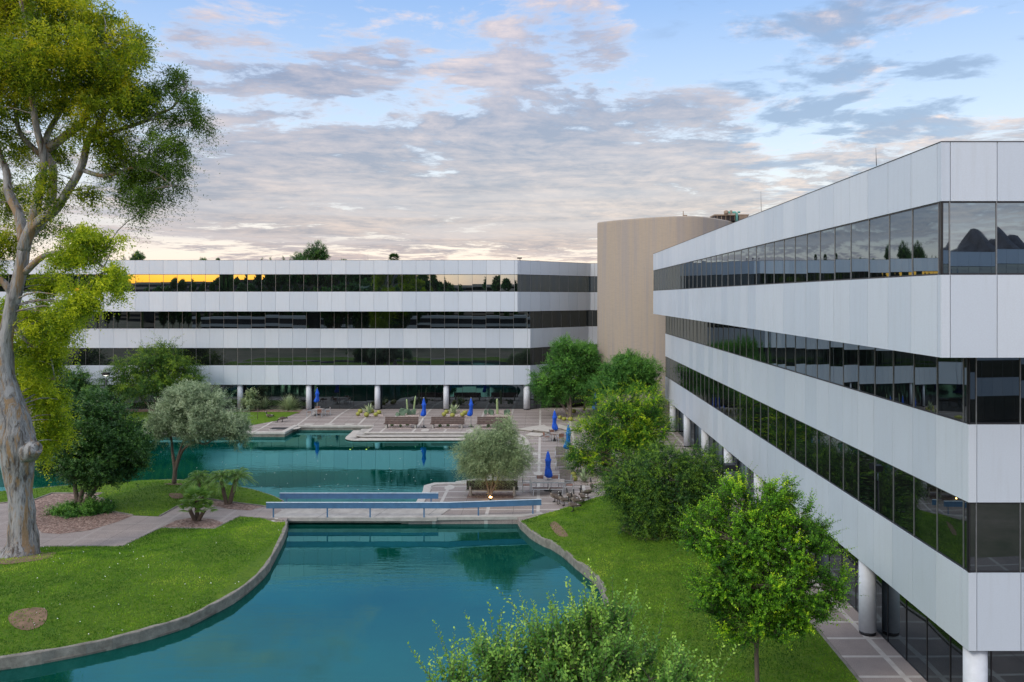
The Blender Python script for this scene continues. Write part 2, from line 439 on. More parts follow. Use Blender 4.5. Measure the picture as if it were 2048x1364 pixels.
def strip(name, pts, w0, w1, top, thick, mat, closed=False, hf=None, rough=0., kind='structure', build=True, mb=None):
    """a kerb: rectangular section swept along pts, from w0 (left) to w1 (right) of the line"""
    pts = [Vector(p) for p in pts]; n = len(pts); mb = mb or MB(); b = len(mb.v)
    for i, p in enumerate(pts):
        d0 = (p-pts[i-1]).normalized() if (i > 0 or closed) else (pts[1]-p).normalized()
        d1 = (pts[(i+1) % n]-p).normalized() if (i < n-1 or closed) else d0
        nn = Vector((-(d0.y+d1.y), d0.x+d1.x)); nn = nn.normalized() if nn.length > 1e-6 else Vector((-d0.y, d0.x))
        k = 1/max(.5, nn.dot(Vector((-d0.y, d0.x))))
        z = (hf(p.x, p.y) if hf else 0)+top + (random.uniform(-rough, rough) if rough else 0)
        r = random.uniform(-rough, rough)*1.5 if rough else 0
        L = p+nn*(w0+r)*k; R = p-nn*(w1+r)*k
        Lb = p+nn*(w0+r-.02)*k; Rb = p-nn*(w1+r-.02)*k
        mb.v += [(L.x, L.y, z-thick), (L.x, L.y, z-.03), (Lb.x, Lb.y, z), (Rb.x, Rb.y, z), (R.x, R.y, z-.03), (R.x, R.y, z-thick)]
    for i in range(n if closed else n-1):
        j = (i+1) % n
        for k in range(5): mb.face((b+i*6+k, b+i*6+k+1, b+j*6+k+1, b+j*6+k), mat, False)
    if not closed:
        mb.face([b+k for k in range(6)], mat); mb.face([b+(n-1)*6+k for k in range(6)][::-1], mat)
    if build:
        o = mb.build(name); structure(o, kind); return o
    return mb

# ------------------------------------------------------------------ plan of the ground
KZ = -.45
kerb_left = [P(x, y, KZ) for x, y in ((571.3, 1046.8), (564, 1068), (543, 1110.7), (521.6, 1142.6), (475.5, 1181.6), (415, 1215), (355, 1242), (248, 1272), (142, 1295), (0, 1318))] + [(-24, 27.9), (-32, 27.6), (-42, 28.5)]
kerb_left = spline(kerb_left, 4)
kerb_right = [P(x, y, KZ) for x, y in ((1040.6, 1045), (1070, 1070), (1112, 1091), (1146, 1118), (1180, 1145), (1202, 1170), (1212, 1206), (1210, 1228), (1202, 1262), (1180, 1310), (1150, 1364))] + [(0, 25.3), (-3, 22.8), (-10, 21), (-20, 20), (-42, 20.5)]
kerb_right = spline(kerb_right, 4)
back_bank = [(-14.9, 48.), (-15.6, 50.)] + [P(x, y, KZ) for x, y in ((565, 1004), (540, 992), (490, 978), (430, 968), (360, 962), (300, 962), (240, 966), (180, 970), (100, 976), (0, 985), (-150, 990))] + [(-46, 58)]
back_bank = back_bank[:2]+spline(back_bank[2:], 3)
XE = spline([(-4.2, 77.9), (-2.4, 76.9), (-1.7, 74.5), (-1.4, 71), (-1.35, 67.5), (-1.6, 64), (-2.2, 60.8), (-3.2, 58.6), (-5.2, 57.1)], 3)
terrace_edge = [(-46, 78.2), (-24.6, 78.2), (-24.6, 82.2), (-16.9, 82.2), (-16.9, 77.9)] + XE + [(-7.5, 56.9), (-8.05, 56.1), (-7.9, 54.5), (-7.9, 50.3), (-7.9, 48.2), (-1.5, 48.2)]
pond = kerb_left[::-1] + back_bank + terrace_edge + kerb_right + [(-46, 24.5)]
RX0, RX1, RY0, RY1 = -60., 40., 6., 92.7

sheet('plaza', [(RX0, RY0), (RX1, RY0), (RX1, RY1), (RX0, RY1)], lambda x, y: g(x, y), 'paving', 1.6, [pond])
mb = MB()
for (x0, x1, y0, y1) in ((-3000, RX0, -3000, 3000), (RX1, 3000, -3000, 3000), (RX0, RX1, -3000, RY0), (RX0, RX1, RY1, 3000)):
    mb.quad([(x0, y0, -.45), (x1, y0, -.45), (x1, y1, -.45), (x0, y1, -.45)], 'ground')
structure(mb.build('ground'))
mb = MB(); mb.quad([(-59, 8, WATER), (30, 8, WATER), (30, 91, WATER), (-59, 91, WATER)], 'water')
structure(mb.build('water'))

def mound(poly, base, slope, top, off=.035):
    def f(x, y):
        d = edgedist(x, y, poly); return g(x, y)*base+(-.4)*(1-base)+off+top*sm(d*slope/top/1.5) + .06*mn.noise(Vector((x*.25, y*.25, 0)))*min(1, d)
    return f
top_front = [P(x, y) for x, y in ((566, 1042), (520, 1037), (479, 1033.5), (429, 1058.5), (321, 1057), (245, 1093.5), (92, 1094), (40, 1100), (0, 1106), (-140, 1120))]
lawn_front = [(-15.3, 47.)] + top_front[1:] + [(-59.5, 39), (-59.5, 25), (-46, 25)] + kerb_left[::-1]
sheet('lawn', lawn_front, mound(lawn_front, 0, .16, .45), 'lawn', .8)
back_path = [P(x, y) for x, y in ((536, 1014), (448, 1003), (406, 997), (355, 1013), (319, 1033), (266, 1031), (213, 1022), (222, 1003), (190, 994), (206, 987), (104, 987), (67, 1001), (0, 1007), (-160, 1010))]
lawn_back = back_bank[2:] + [(-59.5, 58), (-59.5, 52.)] + back_path[::-1]
sheet('lawn', lawn_back, mound(lawn_back, 0, .14, .40), 'lawn', .8)
lawn_right = kerb_right + [(-59.5, 20.5), (-59.5, 8.), (10.25, 8.), (10.25, 54), (7, 54), (3.6, 52.9)] + [P(x, y) for x, y in ((1158, 1006.6), (1114, 1022), (1081, 1031))]
def h_right(x, y):
    d = edgedist(x, y, lawn_right); e = sm((x-2)/8.25)
    return -.4+.4*max(e, sm((x-3)/7))+.035+.22*sm(d/3.)*(1-e) + .06*mn.noise(Vector((x*.25, y*.25, 3)))*min(1, d)
sheet('lawn', lawn_right, h_right, 'lawn', .9)
lawn_far = [P(x, y, -.15) for x, y in ((600, 827), (560, 839), (505, 846), (380, 851), (280, 852), (180, 848), (150, 836), (180, 827))]
sheet('lawn', lawn_far, lambda x, y: g(x, y)+.03+.08*sm(edgedist(x, y, lawn_far)), 'lawn', 1.)
bed_pts = {
 'red': [[(70, 1001), (104, 988), (204, 988), (190, 995), (221, 1004), (212, 1023), (264, 1032), (235, 1044), (178, 1061), (120, 1068), (84, 1066), (60, 1040)],
         [(324, 1055), (428, 1057), (447, 1046), (424, 1038), (380, 1036), (352, 1041)],
         [(408, 999), (448, 1004.5), (528, 1013), (500, 1021), (455, 1018), (420, 1009)]],
}
for pl in bed_pts['red']:
    sheet('gravel_bed', [P(x, y) for x, y in pl], lambda x, y: g(x, y)+.012, 'red_gravel', 1.5, skirt=0)
for pl in ([(713, 834), (767, 834), (762, 822), (722, 822)], [(797, 834.5), (838, 834.5), (838, 823), (806, 823)], [(886, 834.5), (938, 834.5), (934, 822), (892, 822)], [(972, 834.5), (1026, 834.5), (1022, 823), (976, 823)]):
    sheet('gravel_bed', [P(x, y, -.1) for x, y in pl], lambda x, y: g(x, y)+.03, 'pink_gravel', 1.5, skirt=0)
for pl in ([(776, 857), (823, 857), (823, 848), (778, 848)], [(869, 857), (917, 857), (917, 848), (871, 848)], [(962, 857), (1010, 857), (1010, 848), (964, 848)], [(1108, 843), (1170, 843), (1180, 828), (1125, 828)],
           [(1141, 969), (1215, 969), (1230, 940), (1200, 905), (1150, 905), (1140, 925)]):
    sheet('gravel_bed', [P(x, y, -.35) for x, y in pl], lambda x, y: g(x, y)+.02, 'pink_gravel', 1.5, skirt=0)
sheet('gravel_bed', [P(x, y, 0) for x, y in ((196, 827), (598, 827), (606, 819), (206, 819))], lambda x, y: g(x, y)+.015, 'red_gravel', 2, skirt=0)
sheet('gravel_bed', [(-4.9, 52.7), (-1.9, 52.7), (-1.9, 54.3), (-4.9, 54.3)], lambda x, y: g(x, y)+.012, 'red_gravel', 1.5, skirt=0)
sheet('soil_patch', spline([P(x, y, 0.02) for x, y in ((17, 1232), (40, 1222), (75, 1218), (94, 1222), (88, 1240), (55, 1250), (25, 1245))], 3, True), lambda x, y: mound(lawn_front, 0, .16, .45)(x, y)+.02, 'soil', .8, skirt=0)
sheet('soil_patch', spline([P(x, y, -.2) for x, y in ((1100, 1045), (1112, 1043), (1128, 1058), (1136, 1070), (1118, 1068), (1105, 1056))], 3, True), lambda x, y: h_right(x, y)+.02, 'soil', .8, skirt=0)
sheet('soil_patch', spline([P(x, y, -.1) for x, y in ((338, 986), (362, 984), (366, 990), (345, 992))], 3, True), lambda x, y: mound(lawn_back, 0, .14, .40)(x, y)+.02, 'soil', .8, skirt=0)
# kerbs and copings
strip('kerb', kerb_left, .13, .03, KZ+.10, .9, 'kerb_stone', rough=.022)
strip('kerb', kerb_right, .13, .03, KZ+.10, .9, 'kerb_stone', rough=.022)
strip('kerb', kerb_left, .145, .0, -.70, .4, 'dark_stone', rough=.004); strip('kerb', kerb_right, .145, .0, -.70, .4, 'dark_stone', rough=.004)
strip('kerb', back_bank[2:], .12, .12, KZ+.07, .8, 'kerb_stone', rough=.015)
strip('kerb', top_front[:9], .05, .05, -.33, .3, 'kerb_stone')
strip('kerb', back_path[:5], .05, .05, -.33, .3, 'kerb_stone'); strip('kerb', back_path[5:13], .05, .05, -.33, .3, 'kerb_stone')
strip('kerb', [(10.3, 8.), (10.3, 54)], .07, .07, .0, .3, 'kerb_stone', hf=lambda x, y: .045)
# ponds' stone edges: coping above a recessed course
def offset_in(pts, d):
    out = []
    for i, p in enumerate(pts):
        p = Vector(p); a = Vector(pts[max(i-1, 0)]); b = Vector(pts[min(i+1, len(pts)-1)]); t = (b-a).normalized()
        out.append(tuple(p+Vector((t.y, -t.x))*d))
    return out
te = [p for p in terrace_edge]
strip('coping', te[:4], .42, .10, -.33, .2, 'pale_stone')
strip('coping', te[:4], .40, .03, -.53, .7, 'kerb_stone'); strip('coping', te[:4], .41, .0, -.72, .5, 'dark_stone'); strip('coping', te[:4], .36, .03, -.50, .06, 'dark_stone')
edge_round = [(-16.9, 80.5), (-16.9, 77.9)]+XE+[(-5.3, 57.05)]
strip('coping', edge_round, .30, .08, -.345, .08, 'pale_stone'); strip('coping', edge_round, .30, .0, -.42, .3, 'dark_stone')  # body under the lip coloured dark to paint in its shade
for d, z in ((1.0, -.50), (1.95, -.66)):
    o = 16.9+d*.9
    pp = spline([(-o-.1, 81.2), (-o, 79.6), (-o+.2, 78.2-d*.75), (-o+1.2, 77.7-d)], 3)[:-1]+[(-o+1.2, 77.7-d), (-4.6, 77.9-d)]+spline(offset_in(XE[6:], d), 1)
    strip('step_slab', pp, 1.2+d, .0, z, .075, 'pale_stone' if d > 1.5 else 'bridge_conc')
    strip('step_riser', pp, 1.2+d, -.09, z-.07, .4, 'dark_stone')  # risers darkened so their colour carries the shading line below each slab
strip('coping', te[-7:-2], .45, .08, -.345, .16, 'pale_stone'); strip('coping', te[-7:-2], .4, .0, -.52, .7, 'kerb_stone')
strip('coping', [(-8.3, 48.05), (-1.1, 48.25), (.0, 48.85)], .35, .05, -.34, .2, 'bridge_conc')
strip('coping', [(-8.3, 48.25), (-1.1, 48.45)], .3, .0, -.55, .7, 'kerb_stone')
strip('coping', [(-15.2, 47.2), (-15.2, 50.6)], .25, .25, -.5, .9, 'kerb_stone')
# paler round stones set into the paving, and a drain
mb = MB()
for x, y, r in ((856, 977, 8), (899, 975, 10), (858, 990, 6), (1006, 990, 7), (1071, 908, 6), (1078, 926, 7), (1076, 947, 9), (850, 860.5, 8), (940, 861, 8), (548, 858, 9), (620, 849, 10), (660, 849, 10), (700, 849, 9), (592, 856, 8)):
    X, Y = P(x, y); R = r*Y/F
    b = len(mb.v); n = 20
    mb.v += [(X+R*math.cos(a*2*math.pi/n), Y+R*2.0*math.sin(a*2*math.pi/n), g(X, Y)+.006) for a in range(n)]
    mb.face(range(b, b+n), 'pale_stone')
structure(mb.build('paving_marks'))

# ------------------------------------------------------------------ buildings
def inset(poly, d):
    n = len(poly); out = []
    for i in range(n):
        p = Vector(poly[i]); a = Vector(poly[i-1]); b = Vector(poly[(i+1) % n])
        d0 = (p-a).normalized(); d1 = (b-p).normalized()
        nn = Vector((-(d0.y+d1.y), d0.x+d1.x)).normalized(); k = d/max(.3, nn.dot(Vector((-d0.y, d0.x))))
        out.append(tuple(p+nn*k))
    return out
def joints(L, first, mod, from_end=True):
    s = []; q = first
    while q < L-.15: s.append(q); q += mod
    if from_end: s = [L-q for q in s][::-1]
    return [0.]+s+[L]
def wall_band(mb, A, B, z0, z1, js, trim_end=0.):
    A = Vector((*A, 0)); B = Vector((*B, 0)); d = (B-A).normalized(); n = Vector((d.y, -d.x, 0))
    for a, b in zip(js[:-1], js[1:]):
        e = b-.010 if b != js[-1] else b-trim_end
        s0 = a+.010 if a > 0 else a
        if e-s0 < .03: continue
        o = A+d*s0-n*.08; o.z = z0
        mb.obox(o, d*(e-s0), n*.08, (0, 0, z1-z0), 'panel', random.random())
def glass_band(gm, mm, A, B, z0, z1, js, rec=.05, mull='mullion', corner_end=False, sag=.0042, mw=.014, gmat='glass'):
    A = Vector((*A, 0)); B = Vector((*B, 0)); d = (B-A).normalized(); n = Vector((d.y, -d.x, 0))
    nx, nz = 6, 5
    for a, b in zip(js[:-1], js[1:]):
        if b-a < .05: continue
        b0 = len(gm.v); s = sag*random.uniform(.55, 1.3)*(1 if random.random() < .9 else -1); sk = random.uniform(-.0025, .0025); tl = random.uniform(-.003, .003)
        w = min(1., (b-a)/MOD)
        for j in range(nz+1):
            for i in range(nx+1):
                u, v = i/nx, j/nz
                q = s*w*w*(4*u*(1-u)) + s*.8*(4*v*(1-v)) + sk*w*(u-.5) + tl*(v-.5)
                p = A+d*(a+(b-a)*u)-n*rec+n*q
                gm.v.append((p.x, p.y, z0+(z1-z0)*v))
        for j in range(nz):
            for i in range(nx):
                k = b0+j*(nx+1)+i; gm.face((k, k+1, k+nx+2, k+nx+1), gmat, True)
        if a > 0:
            o = A+d*(a-mw)-n*rec; o.z = z0; mm.obox(o, d*2*mw, n*.022, (0, 0, z1-z0), mull)
    if corner_end:
        L = js[-1]; o = A+d*(L-.14)-n*rec; o.z = z0; mm.obox(o, d*.13, n*.03, (0, 0, z1-z0), 'dark_mullion')
    for zz in (z0, z1-.045):
        o = A-n*rec; o.z = zz; mm.obox(o, d*js[-1], n*.018, (0, 0, .045), 'dark_mullion')
Z = [2.82, 4.95, 6.88, 9.01, 10.94, 13.07, 14.97, 16.49]
def wing(root, upper, lower, groundp, fu, fl, jf, cols, corner_cols=()):
    """upper/lower/groundp: closed counter-clockwise plans; fu/fl: indices of the facets that carry panels and glass"""
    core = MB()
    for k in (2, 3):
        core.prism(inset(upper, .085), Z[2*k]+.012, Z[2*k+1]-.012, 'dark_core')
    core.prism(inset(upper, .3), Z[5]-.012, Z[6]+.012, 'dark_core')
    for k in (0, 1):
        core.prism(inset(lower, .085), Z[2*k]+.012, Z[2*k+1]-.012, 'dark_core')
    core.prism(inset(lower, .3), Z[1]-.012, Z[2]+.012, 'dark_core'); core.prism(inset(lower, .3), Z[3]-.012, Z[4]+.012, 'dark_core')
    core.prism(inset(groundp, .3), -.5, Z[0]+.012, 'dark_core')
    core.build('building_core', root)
    for k in range(4):
        plan, fs = (upper, fu) if k >= 2 else (lower, fl)
        for i in fs:
            A, B = plan[i], plan[(i+1) % len(plan)]; L = (Vector(B)-Vector(A)).length
            js, ce = jf('u' if k >= 2 else 'l', i, L)
            mb = MB(); wall_band(mb, A, B, Z[2*k], Z[2*k+1], js, .085 if ce else 0.)
            if k == 3:
                a = Vector((*A, Z[7])); d = Vector((*B, Z[7]))-a; n = Vector((d.y, -d.x, 0)).normalized()
                mb.obox(a+n*.012-Vector((0, 0, .0)), d, -n*.35, (0, 0, .02), 'dark_mullion')
            mb.build('wall_panel_band', root)
    for k in range(3):
        plan, fs = (upper, fu) if k == 2 else (lower, fl)
        for i in fs:
            A, B = plan[i], plan[(i+1) % len(plan)]; L = (Vector(B)-Vector(A)).length
            js, ce = jf('u' if k == 2 else 'l', i, L)
            gm, mm = MB(), MB(); glass_band(gm, mm, A, B, Z[2*k+1], Z[2*k+2], js, corner_end=ce, gmat='glass_top' if k == 2 else 'glass')
            w = gm.build('ribbon_window', root); mm.build('mullion', w)
    for i in fl:
        A, B = groundp[i], groundp[(i+1) % len(groundp)]; L = (Vector(B)-Vector(A)).length
        js, ce = jf('g', i, L); gm, mm = MB(), MB()
        glass_band(gm, mm, A, B, g(*A)-.02 if i else -.02, Z[0], js, rec=0., mull='dark_mullion', corner_end=ce, sag=.003)
        w = gm.build('storefront_window', root); mm.build('mullion', w)
    for (x, y, r) in cols:
        mb = MB(); zz = g(x, y)
        mb.lathe((x, y, 0), [(r, zz+.12), (r, Z[0]+.01)], 'column', 28)
        mb.lathe((x, y, 0), [(r-.015, zz-.02), (r-.015, zz+.12)], 'black_metal', 28)
        mb.build('column', root)
# far wing
fx0 = -76.
far_u = [(fx0, 89.2), (-2.77, 89.2), (5.64, 97.6), (24, 97.6), (24, 116), (fx0, 116)]
far_l = [(fx0, 90.8), (-1.40, 90.8), (5.40, 97.6+.12), (24, 97.72), (24, 115), (fx0, 115)]
far_g = [(fx0, 91.85), (-1.05, 91.85), (4.95, 97.85), (24, 97.85), (24, 114), (fx0, 114)]
def jf_far(lv, i, L):
    if i == 0: return joints(L, .33, MOD), False
    return joints(L, .46, MOD, False), False
r_far = empty('office_building', (-36, 100, 0), 'long grey banded office building across the far side of the pond', 'building')
def world_root(r):
    """parts are built in world space: shift them under the root afterwards"""
    bpy.context.view_layer.update()
    for c in r.children:
        c.matrix_parent_inverse = r.matrix_world.inverted()
cols = [(-1.8, 91.35, .36)]+[(-10.75-7.62*k, 91.3, .31) for k in range(8)]
wing(r_far, far_u, far_l, far_g, (0, 1, 2), (0, 1, 2), jf_far, cols)
for x in (-21.4, -19.6):
    mb = MB(); mb.lathe((x, 91.3, Z[0]-.03), [(.07, 0.), (.07, .035)], 'downlight', 12); mb.build('soffit_light', r_far)
world_root(r_far)
# right wing
XU, YU, XL, YL = 10.25, 21.16, 11.64, 22.5
rt_u = [(22, 88.25), (XU, 76.5), (XU, YU), (62, YU), (62, 88.25)]
rt_l = [(22, 88.6), (XL, 78.3), (XL, YL), (62, YL), (62, 88.6)]
rt_g = [(22, 88.0), (12.5, 78.6), (12.5, 23.36), (62, 23.36), (62, 88.)]
def jf_rt(lv, i, L):
    if i == 0: return joints(L, .3, MOD), False
    if i == 1: return joints(L, .23 if lv == 'u' else .35, MOD), True
    return joints(L, .23, 1.206, False), False
r_rt = empty('office_building', (36, 50, 0), 'grey banded office wing rising along the right edge with a sharp near corner', 'building')
cols = [(12.06, 22.95+7.62*k, .31) for k in range(8)]+[(12.06+6.1*k, 22.95, .31) for k in range(1, 4)]
wing(r_rt, rt_u, rt_l, rt_g, (0, 1, 2), (0, 1, 2), jf_rt, cols)
world_root(r_rt)
# opposite wing behind the viewpoint (seen in the glass)
op_u = [(80, -32), (9, -32), (9, -60), (80, -60)]
r_op = empty('office_building', (44, -46, 0), 'grey banded office wing mirrored in the glass of the near corner', 'building')
wing(r_op, op_u, inset(op_u, 1.4), inset(op_u, 2.2), (0,), (0,), lambda lv, i, L: (joints(L, .3, MOD), False), [])
world_root(r_op)
# tower
tw = spline([(5.74, 86.9), (7.3, 84.6), (9.33, 82.6), (12.0, 80.6), (14.2, 80.1), (16.5, 81.4), (20.3, 86.5), (23, 91)], 6)
poly = tw+[(23, 100), (8.2, 100)]
mb = MB(); ztop = H+13008/F
ins = inset(poly, .18)
n = len(poly); b = len(mb.v)
for q, z in ((poly, -.6), (poly, ztop-.16), (inset(poly, .05), ztop-.05), (ins, ztop)):
    mb.v += [(p[0], p[1], z) for p in q]
for r in range(3):
    for i in range(n):
        j = (i+1) % n; mb.face((b+r*n+i, b+r*n+j, b+(r+1)*n+j, b+(r+1)*n+i), 'tower', i < len(tw)-1)
mb.face(range(b+3*n, b+4*n), 'tower')
o = mb.build('concrete_tower'); tag(o, 'tall curved tan concrete stair tower between the two wings', 'tower')
mb = MB()
# rooftop plant
def on_root(name, loc, label, cat, parts, group=None, rz=0.):
    r = empty(name, loc, label, cat, group, rz)
    for nm, m, *rest in parts:
        o = m.build(nm, r)
        if rest: o['label'] = rest[0]
    return r
b1 = MB(); b1.box((0, 0, .28), (3.4, 2.2, .56), 'black_wood')
b2 = MB(); b2.box((0, 0, .62), (3.6, 2.4, .13), 'tan_metal'); b2.box((1.2, -1.12, .3), (.9, .08, .5), 'tan_metal')
for q in range(5): b2.box((-1.5+.45*q, -1.12, .3), (.05, .05, .5), 'tan_metal')
on_root('rooftop_unit', (19.6, 86.6, ztop), 'brown louvred mechanical box on the tower roof', 'rooftop unit', [('louvre_body', b1), ('roof_cap', b2)])
b1 = MB(); b1.tube([(0, 0, -.6), (0, 0, .9), (-.15, 0, 1.02), (-1.0, 0, 1.02)], .13, 'copper_green', 10)
b1.tube([(.1, 0, 1.05), (.35, 0, 1.05)], .1, 'copper_green', 8)
b2 = MB(); b2.lathe((-1.1, 0, .95), [(.2, -.12), (.24, 0), (.24, .2), (.1, .3)], 'tan_metal', 10); b2.box((-.6, 0, 1.05), (.2, .3, .34), 'tan_metal')
on_root('vent_pipe', (20.0, 84.9, ztop-.2), 'green copper pipe standing before the brown rooftop box', 'pipe', [('pipe', b1), ('valve', b2)])
b1 = MB(); b1.tube([(-1.2, 0, .12), (.6, 0, .14)], .1, 'copper_green', 8)
b2 = MB(); b2.tube([(.55, 0, 0), (.55, 0, .75)], .05, 'tan_metal', 6); b2.box((.75, 0, .2), (.35, .3, .35), 'tan_metal'); b2.box((1.05, 0, .12), (.3, .2, .2), 'tan_metal')
on_root('roof_valve', (13.6, 83, ztop), 'small pipe and valve on the middle of the tower roof', 'roof fitting', [('pipe', b1), ('valve', b2)])
for i, (x, y, z, lb) in enumerate(((Q(1753, 335, 25)[0], 25, Z[7], 'thin metal rod standing on the roof edge of the right wing'), (Q(736, 520, 90)[0], 90, Z[7], 'thin metal rod on the far roof above the cactus beds'), (Q(1526, 400, 38)[0], 38.3, Z[7], 'thin metal rod on the far part of the right wing roof'))):
    m = MB(); m.tube([(x, y, z), (x-.02, y, z+.55+.2*i)], [.012, .004], 'black_metal', 5); tag(m.build('lightning_rod'), lb, 'rod')
X, Y, z = Q(1040, 520, 90.2); b1 = MB(); b1.tube([(0, 0, 0), (0, 0, .3)], .04, 'black_metal', 6); b2 = MB(); b2.box((-.05, 0, .28), (.5, .2, .14), 'black_metal', .2)
on_root('security_light', (X, Y, Z[7]), 'small dark fitting on the corner of the far roof', 'roof light', [('bracket', b1), ('head', b2)])

# ------------------------------------------------------------------ bridge
r = empty('footbridge', (-11, 49, -.45), 'low concrete footbridge with pale blue plank railings over the pond', 'bridge')
mb = MB(); mb.prism([(-15.95, 48.0), (-6.2, 48.0), (-5.4, 50.9), (-15.6, 50.9)], -.58, -.37, 'bridge_conc')
for x in (-13.2, -9.9, -6.9): mb.obox((x, 48., -.371), (.02, 0, 0), (.6, 2.9, 0), (0, 0, .004), 'dark_core')
mb.build('deck', r)
mb = MB(); mb.prism([(-15.7, 48.22), (-7.6, 48.22), (-7.6, 50.7), (-15.7, 50.7)], -.74, -.58, 'kerb_stone'); mb.build('beam', r)
def rail(pts, posts, nm='railing'):
    mb = MB(); strip('', pts, .025, .025, .505, .34, 'rail_blue', build=False, mb=mb)
    o = mb.build('rail_plank', r); mb = MB(); strip('', pts, .05, .05, .535, .03, 'rail_cap', build=False, mb=mb); mb.build('rail_cap', r)
    for (x, y) in posts:
        mb = MB(); mb.box((x, y+.055, -.02), (.075, .05, .9), 'rail_blue'); mb.build('post', r)
rail([(-16.15, 48.0), (-5.5, 48.0), (-.1, 48.75)], [(-15.75, 48.), (-12.6, 48.), (-10.1, 48.), (-6.95, 48.), (-3.8, 48.28), (-.6, 48.7)])
rail([(-16.1, 50.3), (-6.4, 50.3)], [(-15.7, 50.3), (-11.1, 50.3), (-6.85, 50.3)])
world_root(r)

# ------------------------------------------------------------------ cascade stones
for i, (pl, z0, z1, lb) in enumerate((
    ([(1052, 872), (1080, 874), (1092, 869), (1062, 867)], -.62, -.30, 'low flat grey stone slab nearest the pond in the cascade'),
    ([(1066, 864), (1097, 868), (1114, 861), (1082, 857)], -.5, -.14, 'raised square stone slab at the middle of the cascade'),
    ([(1036, 861), (1064, 864), (1092, 856), (1088, 852.5), (1060, 857)], -.5, -.24, 'long thin stone slab at the back of the cascade'),
    ([(1108, 856), (1140, 864), (1146, 860), (1118, 852)], -.5, -.22, 'narrow pale slab at the right end of the cascade'))):
    m = MB(); pp = [P(x, y) for x, y in pl]
    a = sum(pp[k][0]*pp[(k+1) % len(pp)][1]-pp[(k+1) % len(pp)][0]*pp[k][1] for k in range(len(pp)))
    if a < 0: pp = pp[::-1]
    m.prism(pp, z0, z1-.06, 'kerb_stone'); m.prism(inset(pp, -.05), z1-.06, z1, 'pale_stone')
    tag(m.build('cascade_stone'), lb, 'stone slab')
# ------------------------------------------------------------------ foliage
RNG = np.random.default_rng(11)
def nrm(a): return a/np.maximum(np.linalg.norm(a, axis=-1, keepdims=True), 1e-9)
class Leaves:
    def __init__(s): s.q = []; s.t = []; s.tw = []
    def add(s, p, d, n, l, w, tint, fold=.12):
        """diamond blades: base p, axis d, face normal n"""
        d = nrm(d); sd = nrm(np.cross(d, n)); n = np.cross(sd, d)
        l = np.broadcast_to(l, (len(p),))[:, None]; w = np.broadcast_to(w, (len(p),))[:, None]
        q = np.stack([p, p+d*l*.45+sd*w*.5+n*w*fold, p+d*l, p+d*l*.45-sd*w*.5+n*w*fold], 1)
        s.q.append(q); s.t.append(np.broadcast_to(tint, (len(p),)))
    def shoots(s, st, d, L, n, droop, ll, lw, t0=.35, t1=.7, fw=.55, tvar=.11, flat=0., ctint=None, taper=.4, twig=0.):
        m = len(st); L = np.broadcast_to(L, (m,)) if np.ndim(L) == 0 else L
        d = nrm(d); t = (np.arange(n)+.6)/n
        t = np.clip(t[None]+RNG.uniform(-.4, .4, (m, n))/n, .02, 1)
        z = np.array((0, 0, -1.))
        pos = st[:, None]+d[:, None]*(L[:, None]*t)[..., None]+z*(droop*L[:, None]*t**2)[..., None]
        tan = nrm(d[:, None]+z*(2*droop*t)[..., None])
        ref = nrm(np.cross(tan, RNG.normal(size=(m, 1, 3))+np.array((0, 0, flat*6.))))
        oth = np.cross(tan, ref)
        a = np.arange(n)[None]*(math.pi if flat else 2.4)+RNG.uniform(-.4, .4, (m, n))
        side = ref*np.cos(a)[..., None]+oth*np.sin(a)[..., None]*(1-flat)
        ld = nrm(tan*fw+side+RNG.normal(size=(m, n, 3))*.15)
        nn = nrm(np.cross(np.cross(ld, tan), ld)+RNG.normal(size=(m, n, 3))*.45)
        sz = (1-taper*t)*RNG.uniform(.7, 1.25, (m, n))
        ct = 0 if ctint is None else ctint[:, None]
        tint = np.clip(t0+(t1-t0)*t+ct+RNG.normal(size=(m, n))*tvar, 0, 1)
        s.add(pos.reshape(-1, 3), ld.reshape(-1, 3), nn.reshape(-1, 3), (ll*sz).ravel(), (lw*sz).ravel(), tint.ravel())
        if twig:
            k = 3; tt = np.linspace(0, .97, k+1)
            P_ = st[:, None]+d[:, None]*(L[:, None]*tt)[..., None]+z*(droop*L[:, None]*tt**2)[..., None]
            s.tw.append((P_, twig))
    def build(s, name, mat, parent, label=None):
        q = np.concatenate(s.q); t = np.concatenate(s.t); n = len(q)
        me = bpy.data.meshes.new(name); me.vertices.add(n*4); me.loops.add(n*4); me.polygons.add(n)
        me.vertices.foreach_set('co', q.reshape(-1)); me.loops.foreach_set('vertex_index', np.arange(n*4, dtype=np.int32))
        me.polygons.foreach_set('loop_start', np.arange(0, n*4, 4, dtype=np.int32)); me.polygons.foreach_set('loop_total', np.full(n, 4, dtype=np.int32))
        me.materials.append(M[mat]); a = me.attributes.new('tint', 'FLOAT', 'FACE'); a.data.foreach_set('value', t.astype(np.float32))
        me.update(calc_edges=True); me.validate()
        o = bpy.data.objects.new(name, me); C.objects.link(o); o.parent = parent
        if label: o['label'] = label
        return o
def twig_mesh(lv, mb, mat):
    for P_, w in lv.tw:
        for row in P_:
            mb.tube(list(row), [w, w*.8, w*.55, w*.3], mat, 3, False)
def lobes_px(Y, rows):
    """rows: px, py, half width px, half height px, depth offset m, half depth m"""
    out = []
    for px, py, rx, rz, dy, ry in rows:
        y = Y+dy; c = Q(px, py, y); out.append((c, (rx*y/F, ry, rz*y/F)))
    return out
